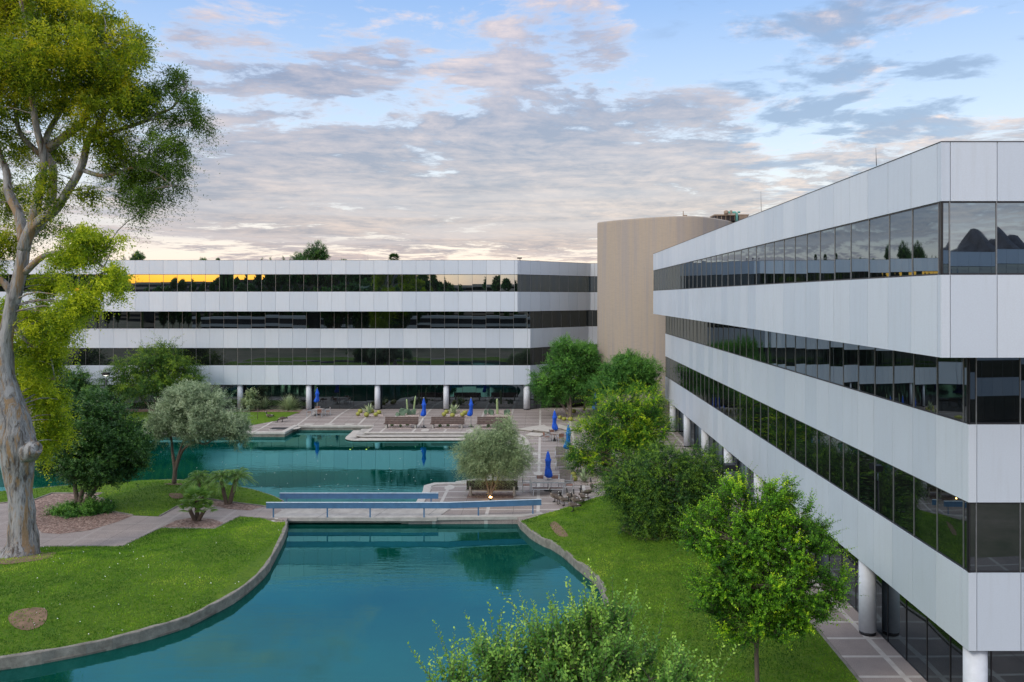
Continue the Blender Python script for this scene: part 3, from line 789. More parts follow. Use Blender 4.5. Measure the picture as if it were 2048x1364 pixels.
def crown(lv, lobes, clumps, shoots, cr, L, n, droop, ll, lw, out=.6, up=.3, rnd=.6, t0=.3, t1=.65, fw=.55, flat=0., shell=.5, cvar=.19, hz=.12, twig=0., tvar=.11, taper=.4, fill=12, fs=1.35, stray=.06):
    """clumps of shoots spread through lobes; returns clump centres"""
    wt = np.array([(r[0]*r[1]*r[2])**(2/3) for _, r in lobes]); wt = wt/wt.sum(); cs = []
    for (c, r), w in zip(lobes, wt):
        k = max(2, int(round(clumps*w))); r = np.array(r); c = np.array(c)
        d = nrm(RNG.normal(size=(k, 3))); rad = RNG.uniform(shell, 1., (k, 1))**.8
        cc = c+d*rad*r; o = nrm(d*r)
        ct = RNG.normal(size=k)*cvar+hz*d[:, 2]
        kk = shoots; st = np.repeat(cc, kk, 0)+RNG.normal(size=(k*kk, 3))*cr*.55
        dd = np.repeat(o, kk, 0)*out+np.array((0, 0, up))+RNG.normal(size=(k*kk, 3))*rnd
        lv.shoots(st, dd, L*RNG.uniform(.6, 1.2, k*kk), n, droop, ll, lw, t0, t1, fw, ctint=np.repeat(ct, kk), flat=flat, twig=twig, tvar=tvar, taper=taper)
        ks = int(k*shoots*stray)
        if ks:
            ii = RNG.integers(0, k, ks); sd_ = o[ii]*(out+.3)+np.array((0, 0, up+.1))+RNG.normal(size=(ks, 3))*rnd*.7
            lv.shoots(cc[ii], sd_, L*RNG.uniform(1.3, 2.1, ks), int(n*1.7), droop*.7, ll*1.05, lw*1.05, t0+.1, t1+.15, fw, ctint=ct[ii], flat=flat, twig=twig, tvar=tvar, taper=.5)
        m = k*fill
        if m:
            dd = nrm(RNG.normal(size=(m, 3))); rr_ = RNG.uniform(.05, .92, (m, 1))**.6
            pp = np.repeat(cc, fill, 0)*.55+(c+dd*rr_*r)*.45+RNG.normal(size=(m, 3))*cr*.35
            ax = RNG.normal(size=(m, 3)); ax[:, 2] -= droop
            lv.add(pp, ax, RNG.normal(size=(m, 3)), ll*fs*RNG.uniform(.7, 1.2, m), lw*fs, np.clip((t0+t1)/2-.05+np.repeat(ct, fill)+RNG.normal(size=m)*tvar, 0, 1))
        cs += [tuple(q) for q in cc]
    return cs
def limb_mesh(limbs, targets, bark, br=.05, every=1, jit=0., seg=9, minz=None):
    mb = MB(); nodes = []
    for pts, rad in limbs:
        sp = spline(pts, 4); rr = []
        for i in range(len(sp)):
            t = i/4; k = min(int(t), len(rad)-2); rr.append(rad[k]+(rad[k+1]-rad[k])*(t-k))
        mb.tube(sp, rr, bark, seg if rad[0] > .1 else 6, True, jit)
        nodes += [(Vector(p), r) for p, r in zip(sp, rr) if minz is None or p[2] > minz]
    for tgt in targets[::every]:
        t = Vector(tgt)
        best = min(nodes, key=lambda q: (q[0]-t).length+max(0, q[0].z-t.z)*1.5)
        a, r0 = best; L = (t-a).length
        if L < .2: continue
        r0 = min(r0*.7, br*(.6+.25*L)); mid = a.lerp(t, .5)+Vector((random.uniform(-.1, .1)*L, random.uniform(-.1, .1)*L, .10*L))
        pts = spline([a, mid, t], 3); mb.tube(pts, [r0+(r0*.22-r0)*i/(len(pts)-1) for i in range(len(pts))], bark, 5, False)
    return mb
def tree(name, label, base, cat='tree', group=None):
    return empty(name, base, label, cat, group)
def stems(base, tops, r0, bark_bend=.15):
    """stems from a base point to a list of tops"""
    out = []; b = Vector(base)
    for tp in tops:
        t = Vector(tp); mid = b.lerp(t, .45)+Vector((random.uniform(-1, 1), random.uniform(-1, 1), 0))*bark_bend*(t-b).length*.4
        out.append(([tuple(b-Vector((0, 0, .25))), tuple(b.lerp(mid, .35)), tuple(mid), tuple(t)], [r0*1.25, r0, r0*.75, r0*.4]))
    return out

# great white-barked tree
YE = 40.5
def E(px, py, dy=0.): return Q(px, py, YE+dy)
base = P(44, 1117, -.1); base_euc = base
root = tree('eucalyptus_tree', 'huge white-barked eucalyptus tree with drooping yellow-green crown at the left edge', (base[0], base[1], -.1))
tr = [(44, 1128, 46), (44, 1112, 42), (48, 1085, 32), (46, 1040, 26), (41, 980, 26), (39, 930, 33), (40, 900, 39), (32, 870, 40), (23, 820, 34), (12, 760, 23), (9, 700, 17), (17, 640, 14), (29, 590, 15), (38, 555, 14), (46, 515, 13), (48, 480, 12)]
limbs = [([E(x-(2 if r > 20 else 0), y) for x, y, r in tr], [r*.87/40.6 for x, y, r in tr])]
def L_(pts, r0, r1, d0=0., d1=0.):
    n = len(pts); limbs.append(([E(x, y, d0+(d1-d0)*i/(n-1)) for i, (x, y) in enumerate(pts)], [r0+(r1-r0)*i/(n-1) for i in range(n)]))
L_([(46, 500), (62, 458), (85, 436), (110, 418), (132, 387), (163, 334), (176, 282), (198, 246), (230, 190)], .30, .10, 0, -.6)
L_([(48, 490), (38, 431), (18, 387), (13, 343), (0, 308), (-15, 250), (-10, 160)], .26, .08, 0, 1.5)
L_([(50, 480), (84, 440), (103, 396), (105, 334), (90, 300), (97, 264), (123, 215), (140, 130)], .26, .09, 0, 1.8)
L_([(88, 303), (130, 273), (158, 251), (172, 233), (194, 200), (215, 140), (210, 90)], .22, .07, 1.2, -1.5)
L_([(50, 545), (88, 512), (132, 506), (176, 515), (215, 540)], .16, .05, 0, -1.5)
L_([(30, 600), (18, 578), (0, 560), (-30, 548), (-60, 500)], .22, .1, 0, -.5)
L_([(176, 282), (230, 262), (290, 242), (308, 229), (345, 215), (375, 170)], .12, .04, -.3, .8)
L_([(160, 338), (210, 352), (264, 336), (310, 345), (345, 372)], .11, .04, -.3, -1.2)
L_([(60, 462), (75, 400), (88, 320), (72, 250), (60, 160), (55, 60)], .24, .08, 0, -1.8)
L_([(105, 330), (60, 290), (35, 250), (30, 150), (20, 60)], .16, .06, 1, 0)
limbs.append(([E(36, 915), E(58, 903, -.2), E(72, 896, -.35), E(75, 894, -.38), E(77, 894, -.40)], [.55, .52, .36, .24, .1]))
L_([(22, 640), (60, 690), (95, 700), (110, 760)], .09, .03, .5, 2.)
dome = lobes_px(YE, [(70, 20, 115, 60, 1, 3.2), (150, 55, 105, 60, 0, 3.0), (60, 120, 105, 70, -2, 2.5), (170, 120, 110, 75, -1.5, 2.6), (238, 145, 62, 78, 0, 2.2), (222, 205, 75, 50, -1, 2.), (120, 190, 85, 50, 1.5, 2.2), (10, 90, 80, 90, 1, 2.8), (0, 215, 70, 60, -.5, 2), (-70, 120, 70, 110, 0, 3), (60, -70, 130, 60, 0, 3), (250, 80, 35, 35, 1, 1.2)])
right = lobes_px(YE, [(345, 170, 50, 52, .8, 1.5), (372, 235, 45, 35, .8, 1.3), (300, 210, 40, 50, .5, 1.3), (315, 295, 60, 40, -.5, 1.5), (335, 345, 48, 42, -1, 1.3), (285, 395, 50, 45, -1, 1.2), (245, 355, 45, 40, 0, 1.4), (402, 240, 22, 26, .8, .6), (365, 300, 28, 24, 0, .8), (285, 340, 45, 40, 0, 1.3)])
mid = lobes_px(YE, [(190, 265, 65, 42, -1.2, 1.6), (225, 305, 48, 45, -.6, 1.3), (30, 290, 45, 45, 1, 1.3), (15, 390, 30, 55, 1.5, 1.2), (90, 385, 32, 50, -1.6, .9), (70, 440, 35, 38, 1.8, 1.), (180, 390, 22, 30, -.5, .7), (150, 470, 30, 30, 0, 1.), (20, 480, 26, 40, 1, 1.), (110, 300, 35, 35, 2, 1)])
low = lobes_px(YE, [(190, 480, 48, 26, -1.5, 1.3), (150, 512, 62, 22, -1, 1.3), (215, 565, 38, 28, -1.5, 1.2), (170, 600, 58, 34, -1, 1.4), (125, 650, 52, 42, 1, 1.4), (95, 715, 45, 50, 2, 1.3), (70, 660, 40, 60, 2, 1.2), (105, 570, 40, 30, 2, 1.), (-5, 650, 25, 80, 2.5, 1.), (-25, 500, 35, 60, 1, 1.2)])
low2 = lobes_px(YE+3.0, [(85, 790, 42, 42, 0, 1.2), (100, 840, 32, 36, 0, 1.), (90, 885, 34, 30, 0, 1.), (50, 760, 34, 60, .5, 1.2)])
cs = []
lv = Leaves(); cs += crown(lv, dome, 430, 32, .42, .8, 9, .85, .23, .066, out=.5, up=.1, rnd=.6, t0=.33, t1=.68, shell=.30, cvar=.20, hz=.22, fill=10)
c2 = crown(lv, mid, 190, 16, .40, .65, 8, .9, .21, .056, out=.4, up=0, t0=.35, t1=.6, shell=.2, hz=.1); cs += c2
lv.build('crown', 'leaf_euc', root)
lv = Leaves(); cs += crown(lv, right, 140, 24, .26, .75, 9, 1.15, .21, .052, out=.4, up=-.05, rnd=.5, t0=.35, t1=.65, shell=.2, cvar=.12, fill=5, stray=.03)
lv.build('crown', 'leaf_euc_dark', root)
lv = Leaves(); cs += crown(lv, low, 210, 21, .34, .6, 9, .65, .22, .07, out=.5, up=.1, rnd=.6, t0=.32, t1=.70, shell=.2, cvar=.14)
cs2 = crown(lv, low2, 110, 16, .42, .6, 9, .65, .22, .07, out=.5, up=.1, rnd=.6, t0=.34, t1=.72, shell=.2, cvar=.14)
lv.build('crown', 'leaf_lime', root)
o = limb_mesh(limbs, cs[::4]+cs2[::6], 'bark_euc', .035, jit=.10, seg=22, minz=3.).build('trunk', root)
world_root(root)

# dark dense tree with a bush around its foot
base = P(157, 1022); b3 = (base[0], base[1], -.35); Yd = base[1]
root = tree('broadleaf_tree', 'dense dark green round tree rising from the leafy bush by the path', b3)
lb = lobes_px(Yd, [(195, 860, 80, 55, 0, 2.1), (150, 900, 65, 60, .3, 2.0), (238, 905, 58, 55, -.3, 1.9), (190, 925, 85, 50, -.6, 2.0), (195, 820, 45, 36, 0, 1.3), (115, 900, 34, 50, .4, 1.2), (262, 890, 34, 40, 0, 1.2), (190, 890, 90, 70, 0, 2.3)])
lv = Leaves(); cs = crown(lv, lb, 620, 15, .34, .45, 9, .1, .17, .09, out=.6, up=.35, rnd=.55, t0=.25, t1=.55, shell=.55, cvar=.13, hz=.12)
lv.build('crown', 'leaf_dark', root)
top = Q(190, 900, Yd)
lm = stems(b3, [Q(185, 890, Yd), Q(150, 900, Yd+.4), Q(230, 900, Yd-.4)], .15)
limb_mesh(lm, cs[::3], 'bark_brown', .03).build('trunk', root); world_root(root)
root = tree('leafy_bush', 'low spreading green bush under the dense dark tree', (base[0]+.1, base[1]-.3, -.38), 'bush')
lb = lobes_px(Yd-.4, [(160, 1030, 45, 20, 0, 1.2), (125, 1028, 22, 15, 0, .8), (195, 1022, 24, 17, 0, .9)])
lv = Leaves(); cs = crown(lv, lb, 150, 14, .22, .42, 9, .05, .14, .065, out=.7, up=.5, rnd=.5, t0=.2, t1=.7, shell=.4)
lv.build('foliage', 'leaf_mid', root); limb_mesh(stems((base[0]+.1, base[1]-.3, -.3), cs[::4], .025), [], 'bark_brown').build('stem', root); world_root(root)

# silvery olive tree
base = P(348, 966, -.1); b3 = (*base, -.1); Yo = base[1]
root = tree('olive_tree', 'silvery grey-green olive tree with forked dark stems on the lawn mound', b3)
lb = lobes_px(Yo, [(375, 800, 40, 28, 0, 1.5), (415, 810, 40, 32, 0, 1.5), (345, 835, 40, 34, 0, 1.5), (400, 850, 50, 34, -.6, 1.7), (455, 845, 38, 30, 0, 1.3), (320, 855, 26, 24, 0, 1.1), (475, 868, 20, 22, 0, .9), (385, 785, 26, 16, 0, 1.)])
lv = Leaves(); cs = crown(lv, lb, 520, 17, .30, .42, 10, .1, .13, .048, out=.6, up=.4, rnd=.6, t0=.35, t1=.65, shell=.45, cvar=.15)
lv.build('crown', 'leaf_olive', root)
j = Q(352, 915, Yo)
lm = [([b3, Q(350, 940, Yo), Q(345, 905, Yo), Q(342, 875, Yo), Q(330, 845, Yo)], [.16, .13, .09, .07, .04]),
      ([b3, Q(352, 935, Yo), Q(366, 900, Yo), Q(390, 882, Yo-.3), Q(415, 862, Yo-.3), Q(440, 845, Yo)], [.15, .12, .09, .07, .06, .03]),
      ([Q(352, 930, Yo), Q(362, 895, Yo), Q(372, 868, Yo+.4), Q(375, 820, Yo)], [.09, .07, .06, .03]),
      ([Q(390, 882, Yo-.3), Q(410, 888, Yo-.6), Q(436, 872, Yo-.8)], [.06, .05, .03])]
limb_mesh(lm, cs[::3], 'bark_brown', .025).build('trunk', root); world_root(root)

# feathery mesquite in front of the far wing
def feathery(name, label, px, py, z, rows, bark='bark_brown', mat='leaf_mesq', clumps=160, tops=None, r0=.13, L=.9, ll=0.149, lw=0.051, droop=.45, n=14, t0=.25, t1=.7, sh=9, up=.35, group=None, cat='tree', dz=0., out=.7, shell=.35, cr=.35, hz=.15, wy=None, flat=.0, cvar=.15, stray=.07, fill=12):
    base = P(px, py, z); b3 = (base[0], base[1], z); Y = base[1] if wy is None else wy
    root = tree(name, label, b3, cat, group)
    lb = lobes_px(Y, rows); lv = Leaves()
    cs = crown(lv, lb, clumps, sh, cr, L, n, droop, ll, lw, out=out, up=up, rnd=.5, t0=t0, t1=t1, shell=shell, fw=.5, flat=flat, taper=.5, hz=hz, cvar=cvar, stray=stray, fill=fill)
    lv.build('crown', mat, root)
    tp = [Q(x, y, Y+d) for x, y, d in tops] if tops else [c for c, r in lb[:4]]
    limb_mesh(stems(b3, tp, r0), cs[::2], bark, .03).build('trunk', root); world_root(root); return root
feathery('mesquite_tree', 'wide feathery green tree with drooping sprays before the far wing', 322, 832, -.1, [(300, 735, 55, 35, 0, 2.4), (250, 755, 38, 28, 0, 1.8), (355, 745, 42, 30, 0, 2.), (305, 775, 60, 26, -.8, 2.4), (385, 770, 22, 20, 0, 1.4), (330, 705, 30, 18, 0, 1.4)], clumps=306, L=1.5, ll=0.230, lw=0.075, n=15, droop=.55)
feathery('shade_tree', 'small dark tree at the foot of the far wing behind the eucalyptus leaves', 150, 832, -.1, [(140, 770, 36, 34, 0, 2.), (110, 785, 30, 30, 0, 2.), (175, 790, 22, 22, 0, 1.4), (95, 740, 30, 34, 0, 2)], mat='leaf_dark', clumps=198, L=.9, ll=0.230, lw=0.105, droop=.2)
feathery('palo_verde_tree', 'rounded green desert tree left of the tower with a leaning bare trunk', 1141, 834, -.05, [(1130, 735, 48, 30, 0, 2.4), (1095, 765, 34, 26, 0, 1.8), (1150, 770, 40, 28, -.6, 2.), (1135, 700, 36, 24, 0, 1.8), (1110, 790, 30, 18, 0, 1.4), (1165, 715, 26, 26, 0, 1.5)], bark='bark_pale', mat='leaf_mid', clumps=360, L=.8, ll=0.184, lw=0.075, droop=.12, tops=[(1128, 760, 0), (1105, 775, 0), (1140, 755, 0)], t0=.35, t1=.6, sh=13, up=.08, stray=.03, cvar=.16, r0=.16)
feathery('palo_verde_tree', 'green desert tree with a thin forked trunk standing close beside the tower edge', 1167, 820, .0, [(1190, 745, 36, 30, 0, 2.), (1180, 715, 24, 22, 0, 1.6), (1205, 770, 30, 20, 0, 1.6)], bark='bark_pale', mat='leaf_mid', clumps=180, L=.8, ll=0.184, lw=0.075, droop=.12, tops=[(1172, 775, 0), (1190, 765, 0)], t0=.3, t1=.55, sh=13, up=.08, stray=.03, cvar=.16, wy=87.5)
feathery('palo_verde_tree', 'rounded green desert tree standing directly in front of the curved tower', 1252, 858, -.1, [(1245, 742, 48, 26, 0, 2.2), (1290, 745, 30, 24, 0, 1.6), (1220, 768, 38, 18, -.5, 1.8), (1275, 772, 42, 16, 0, 1.8), (1255, 718, 26, 12, 0, 1.2)], bark='bark_pale', mat='leaf_mid', clumps=342, L=.8, ll=0.172, lw=0.072, droop=.12, t0=.33, t1=.58, sh=13, up=.08, stray=.03, cvar=.16, wy=76.)
feathery('weeping_tree', 'round pale green tree with fine drooping sprays beside the black bench', 979, 994, -.4, [(985, 890, 45, 30, 0, 1.35), (940, 915, 32, 28, 0, 1.1), (1030, 910, 32, 30, 0, 1.1), (985, 930, 58, 26, -.2, 1.4), (1000, 865, 30, 18, 0, .9), (955, 885, 26, 20, 0, .9), (1015, 850, 9, 12, 0, .3), (960, 935, 40, 20, -.4, .9), (1015, 930, 40, 22, -.4, .9)], bark='bark_pale', mat='leaf_pale', clumps=560, L=.6, ll=0.098, lw=0.036, droop=.75, tops=[(968, 915, 0), (990, 905, 0), (1010, 915, .3)], r0=.075, n=13, t0=.3, t1=.65, sh=14, cr=.26, shell=.4)
feathery('yellow_green_tree', 'big shrubby tree with bright yellow-green feathery tips beside the patio chairs', 1258, 962, -.3, [(1250, 850, 70, 50, 0, 2.2), (1200, 870, 45, 45, .3, 1.6), (1300, 860, 40, 50, 0, 1.8), (1250, 905, 75, 40, -.4, 2.1), (1290, 810, 38, 34, 0, 1.3), (1185, 930, 42, 26, 0, 1.3), (1225, 815, 40, 28, 0, 1.3), (1160, 905, 24, 22, 0, .9)], mat='leaf_yel', clumps=594, L=.95, ll=0.121, lw=0.051, droop=.45, n=16, t0=.12, t1=.72, sh=11, up=.55, hz=.24, shell=.5, wy=60., cr=.26, cvar=.22, stray=.15, fill=8)
feathery('dark_shrub_tree', 'broad dark green shrubby tree drooping over the lawn before the right wing', 1335, 1080, -.2, [(1320, 935, 70, 36, 0, 2.), (1275, 975, 60, 45, 0, 1.8), (1350, 985, 75, 55, -.4, 2.), (1400, 940, 40, 40, .3, 1.4), (1300, 1020, 60, 45, -.4, 1.8), (1240, 975, 40, 34, 0, 1.2), (1345, 1045, 60, 34, -.3, 1.5), (1395, 1000, 45, 55, 0, 1.5), (1330, 1072, 60, 20, -1.2, .9), (1285, 1052, 45, 28, -.8, 1.0), (1385, 1060, 45, 26, -1., 1.0), (1355, 1030, 60, 30, -1.3, .8), (1435, 965, 26, 36, .3, 1.)], mat='leaf_bush', clumps=774, L=.8, ll=0.109, lw=0.051, droop=.5, n=15, t0=.22, t1=.72, sh=11, up=.35, shell=.5, wy=44.5, cr=.24, hz=.12, cvar=.22, stray=.14, fill=9)

# bright leafy tree near the corner, and the one below the viewpoint
Yb = 25.2; bx = (1516-CX)*Yb/F
root = tree('elm_tree', 'bright lime-green leafy tree with one slim trunk between the lawn and right wing', (bx, Yb, -.1))
lb = lobes_px(Yb, [(1500, 1075, 90, 60, 0, 1.1), (1440, 1090, 55, 50, 0, .9), (1580, 1090, 75, 60, 0, 1.1), (1520, 1160, 105, 60, -.2, 1.3), (1610, 1175, 62, 60, 0, 1.), (1450, 1150, 55, 45, 0, .9), (1530, 1215, 90, 45, 0, 1.1), (1500, 1010, 70, 40, 0, .8), (1600, 1230, 55, 34, 0, .8), (1668, 1165, 28, 30, 0, .4), (1640, 1080, 32, 16, 0, .3), (1400, 1060, 24, 40, 0, .4), (1470, 985, 26, 24, 0, .4), (1560, 985, 36, 20, 0, .4), (1515, 1250, 90, 34, 0, 1.), (1430, 1205, 48, 42, 0, .7), (1590, 1060, 50, 45, -.3, .7)])
lv = Leaves(); cs = crown(lv, lb, 440, 13, .15, .46, 13, .05, .092, .058, out=.65, up=.55, rnd=.45, t0=.12, t1=.66, shell=.45, cvar=.17, hz=.14, twig=.005, fill=4, stray=.16)
lv.build('crown', 'leaf_bright', root)
lm = [([(bx, Yb, -.3), (bx-.02, Yb, .6), Q(1513, 1290, Yb), Q(1520, 1230, Yb), Q(1525, 1150, Yb), Q(1515, 1060, Yb)], [.09, .075, .07, .06, .045, .02]),
      ([Q(1516, 1270, Yb), Q(1480, 1220, Yb), Q(1450, 1150, Yb)], [.045, .035, .02]), ([Q(1516, 1275, Yb), Q(1560, 1220, Yb-.2), Q(1600, 1150, Yb)], [.05, .035, .02]),
      ([Q(1518, 1262, Yb), Q(1500, 1200, Yb-.4), Q(1490, 1100, Yb-.5)], [.04, .03, .02])]
mb = limb_mesh(lm, cs, 'bark_brown', .016); twig_mesh(lv, mb, 'bark_brown'); mb.build('trunk', root); world_root(root)
Yn = 15.; bx = (1165-CX)*Yn/F
root = tree('young_ash_tree', 'upright green leafy tree top rising at the bottom of the view before the pond', (bx, Yn, -.2))
lb = lobes_px(Yn, [(1120, 1330, 75, 60, 0, .7), (1200, 1310, 60, 60, 0, .6), (1030, 1360, 70, 50, .1, .6), (1150, 1390, 130, 70, 0, .9), (1290, 1370, 70, 40, 0, .6), (960, 1400, 60, 40, 0, .5), (1370, 1385, 45, 40, 0, .4), (1150, 1270, 60, 40, 0, .4), (1150, 1500, 200, 110, 0, 1.3), (1240, 1250, 20, 30, 0, .2), (910, 1400, 55, 42, 0, .4), (990, 1330, 40, 40, 0, .3)])
lv = Leaves(); cs = crown(lv, lb, 270, 5, .12, .70, 19, -.02, .110, .062, out=.28, up=1.0, rnd=.30, t0=.22, t1=.70, shell=.25, cvar=.12, twig=.006, fw=.75, taper=.42, fill=10, stray=.10)
lv.build('crown', 'leaf_near', root)
lm = [([(bx, Yn, -.4), (bx, Yn, 1.5), (bx+.02, Yn, 3.2), Q(1160, 1420, Yn), Q(1150, 1300, Yn)], [.10, .085, .07, .04, .015]),
      ([(bx, Yn, 2.6), Q(1060, 1450, Yn), Q(1020, 1370, Yn)], [.05, .03, .012]), ([(bx, Yn, 2.8), Q(1250, 1440, Yn), Q(1300, 1360, Yn)], [.05, .03, .012]),
      ([(bx, Yn, 3.), Q(1200, 1400, Yn), Q(1215, 1300, Yn)], [.04, .03, .012])]
mb = limb_mesh(lm, cs, 'bark_brown', .012); twig_mesh(lv, mb, 'bark_brown'); mb.build('trunk', root); world_root(root)

# palms
def frond(lv, mb, o, az, el, L, droop, ll, lw, n=22, t0=.35):
    d = np.array([(math.cos(az)*math.cos(el), math.sin(az)*math.cos(el), math.sin(el))])
    st = np.array([o]); t = (np.arange(n)+2)/(n+1); z = np.array((0, 0, -1.))
    pos = st+d*(L*t)[:, None]+z*(droop*L*t**2)[:, None]; tan = nrm(d+z*(2*droop*t)[:, None]); sd = nrm(np.cross(tan, (0, 0, 1.)))
    for s in (-1, 1):
        ld = nrm(tan*.8+sd*s*.9+z*.45+RNG.normal(size=(n, 3))*.1); nn = np.cross(ld, tan)
        lv.add(pos, ld, nn, ll*(1.1-.7*np.abs(t-.45)), lw, np.clip(t0+RNG.normal(size=n)*.12+.15*t, 0, 1))
    tt = np.linspace(0, 1, 6); mb.tube([tuple(o+d[0]*L*q+z*droop*L*q*q) for q in tt], [.018, .015, .012, .009, .006, .003], 'cactus_pale', 4, False)
def fan(lv, mb, o, az, el, L, R, n=16, t0=.4):
    d = np.array((math.cos(az)*math.cos(el), math.sin(az)*math.cos(el), math.sin(el))); c = np.array(o)+d*L
    sd = nrm(np.cross(d, (0, 0, 1.))); up = np.cross(sd, d)
    a = np.linspace(-1.9, 1.9, n); ld = d*np.cos(a)[:, None]+sd*np.sin(a)[:, None]-up*.15+np.array((0, 0, -.12))
    lv.add(np.repeat(c[None], n, 0), ld, np.repeat(up[None], n, 0), R*RNG.uniform(.85, 1.1, n), R*.20, np.clip(t0+RNG.normal(size=n)*.12, 0, 1), .3)
    mb.tube([tuple(o), tuple(c)], [.014, .008], 'cactus_pale', 4, False)
def palm(label, bpx, bpy_, z, trunks, kind, group):
    base = P(bpx, bpy_, z); root = tree('palm_tree', label, (*base, z), 'palm', group); Y = base[1]
    for (x, y, dy, r, nf, L) in trunks:
        top = Q(x, y, Y+dy); b = (base[0]+(top[0]-base[0])*.12, base[1]+dy*.3, z-.1); mb = MB()
        mid = tuple(b[i]*.5+top[i]*.5+(.08*(top[0]-b[0]) if i == 2 else 0) for i in range(3))
        sp = spline([b, mid, top], 4); mb.tube(sp, [r*(1.1-.05*(i % 2)) for i in range(len(sp))], 'bark_palm', 9, True, .06); mb.build('trunk', root)
        lv = Leaves(); mb = MB()
        for k in range(nf):
            az = k*2.4+random.uniform(-.2, .2); f = k/nf; el = 1.25-1.35*f+random.uniform(-.1, .1)
            if kind == 'fan': fan(lv, mb, top, az, el, L*.42, L*.42, 15, .5)
            else: frond(lv, mb, top, az, el, L*random.uniform(.85, 1.1), .55, .34, .028)
        lv.build('crown', 'leaf_palm', root); mb.build('leaf_stalk', root)
    world_root(root)
palm('clump of three short fan palms in the gravel corner by the path', 395, 1040, -.38, [(394, 1000, 0, .12, 15, 1.25), (380, 1020, -.35, .10, 9, .95), (409, 1021, -.3, .10, 9, .95)], 'fan', 'palms in the gravel beds')
palm('pair of dark leaning palm trunks in a V with feathery heads', 456, 1008, -.38, [(441, 955, 0, .11, 24, 1.15), (474, 953, .2, .13, 26, 1.2)], 'date', 'palms in the gravel beds')
palm('feathery palm standing behind the fan palm clump', 399, 1003, -.38, [(398, 958, .3, .10, 26, 1.3), (420, 962, .9, .09, 18, 1.0)], 'date', 'palms in the gravel beds')

# agaves, cacti, grasses
def tuft(name, label, px, py, z, n, L, w, mat, cat, up=.5, droop=.3, group=None):
    X, Y = P(px, py, z); root = empty(name, (X, Y, z), label, cat, group); lv = Leaves()
    for k in range(3):
        az = RNG.uniform(0, 6.283, n); el = RNG.uniform(up-.5, 1.45, n); d = np.stack([np.cos(az)*np.cos(el), np.sin(az)*np.cos(el), np.sin(el)], 1)
        p = np.array((X, Y, z))+RNG.normal(size=(n, 3))*(.05, .05, 0)
        l = L*RNG.uniform(.6, 1.05, n)
        mid = p+d*l[:, None]*.5
        sd = nrm(np.cross(d, (0, 0, 1.)))
        lv.add(p, d, np.cross(sd, d), l*.65, w, RNG.uniform(.1, .7, n), .25)
        lv.add(mid, d-np.array((0, 0, droop)), np.cross(sd, d), l*.6, w*.8, RNG.uniform(.3, .9, n), .25)
    lv.build('leaf_rosette', mat, root); world_root(root)
tuft('desert_spoon', 'spiky grey-green grass tuft farther left at the far glass wall', 530, 818, -.02, 150, 1.5, .05, 'leaf_agave', 'plant', .5)
tuft('desert_spoon', 'largest spiky grass tuft just left of the blue umbrella by the glass', 578, 820, -.02, 190, 1.7, .05, 'leaf_agave', 'plant', .5)
tuft('agave', 'grey spiky agave between barrel cacti in the first bed from the left', 738, 829, -.1, 16, 1.25, .14, 'leaf_agave', 'plant', .9, .1)
tuft('agave', 'grey spiky agave between barrel cacti in front of the middle column', 907, 829, -.1, 16, 1.2, .14, 'leaf_agave', 'plant', .9, .1)
tuft('agave', 'large yellow-edged agave in the pink gravel under the yellow-green tree', 1168, 963, -.35, 14, 1.0, .12, 'leaf_agave', 'plant', .8, .1)
feathery('desert_shrub', 'loose green shrub with yellow tips beside the far column', 500, 822, 0, [(499, 806, 14, 10, 0, .7), (503, 792, 6, 10, 0, .4)], mat='leaf_pale', clumps=50, L=.6, ll=0.138, lw=0.075, sh=8, cat='shrub', r0=.03, cr=.25)
def barrel(label, px, py, z, r, mat='barrel'):
    X, Y = P(px, py, z); mb = MB()
    mb.lathe((X, Y, z), [(r*.3, -.02), (r*.8, r*.2), (r, r*.75), (r*.9, r*1.2), (r*.5, r*1.6), (r*.1, r*1.62)], mat, 20, lambda a, q: .06*math.cos(10*a))
    tag(mb.build('barrel_cactus'), label, 'cactus', 'golden barrel cacti')
bl = [(716, 831, 'leftmost in the first gravel bed'), (720.5, 826, 'second at the left of the first gravel bed'), (733, 833, 'front of the first agave'), (751.5, 832, 'right front of the first gravel bed'), (758, 828, 'rightmost of the first gravel bed'), (744, 826, 'just behind the first agave'),
      (888, 832, 'leftmost before the middle column'), (905, 834, 'directly below the second agave'), (925, 832.5, 'right of the second agave, nearest'), (930, 829, 'rightmost in the middle gravel bed'), (893, 827, 'back left of the second agave'),
      (1120, 838, 'nearest the umbrella in the bed under the desert tree'), (1128, 841, 'second from the left under the desert tree'), (1141, 842, 'beside the leaning trunk of the desert tree'), (1147, 826, 'brownish one behind the leaning trunk'),
      (1147, 953, 'upper of two near the wooden lounge chairs'), (1149, 962, 'lower of two near the wooden lounge chairs'), (1141, 911, 'beside the back wooden lounge chair'), (1144, 902, 'behind the one at the back lounge chair'),
      (784, 853, 'under the left brown bench, left'), (801, 854, 'under the left brown bench, centre'), (815, 852, 'under the left brown bench, right'), (880, 854, 'under the middle brown bench, left'), (896, 853, 'under the middle brown bench, right'), (977, 854, 'under the right brown bench, left'), (994, 853, 'under the right brown bench, right')]
for k, (x, y, t) in enumerate(bl):
    rr = .25 if k < 19 else .17
    if 14 < k < 19: rr = .21
    barrel('golden barrel cactus '+t, x, y, g(*P(x, y, -.2)), rr*random.uniform(.9, 1.12), 'barrel' if k < 19 else 'cactus')
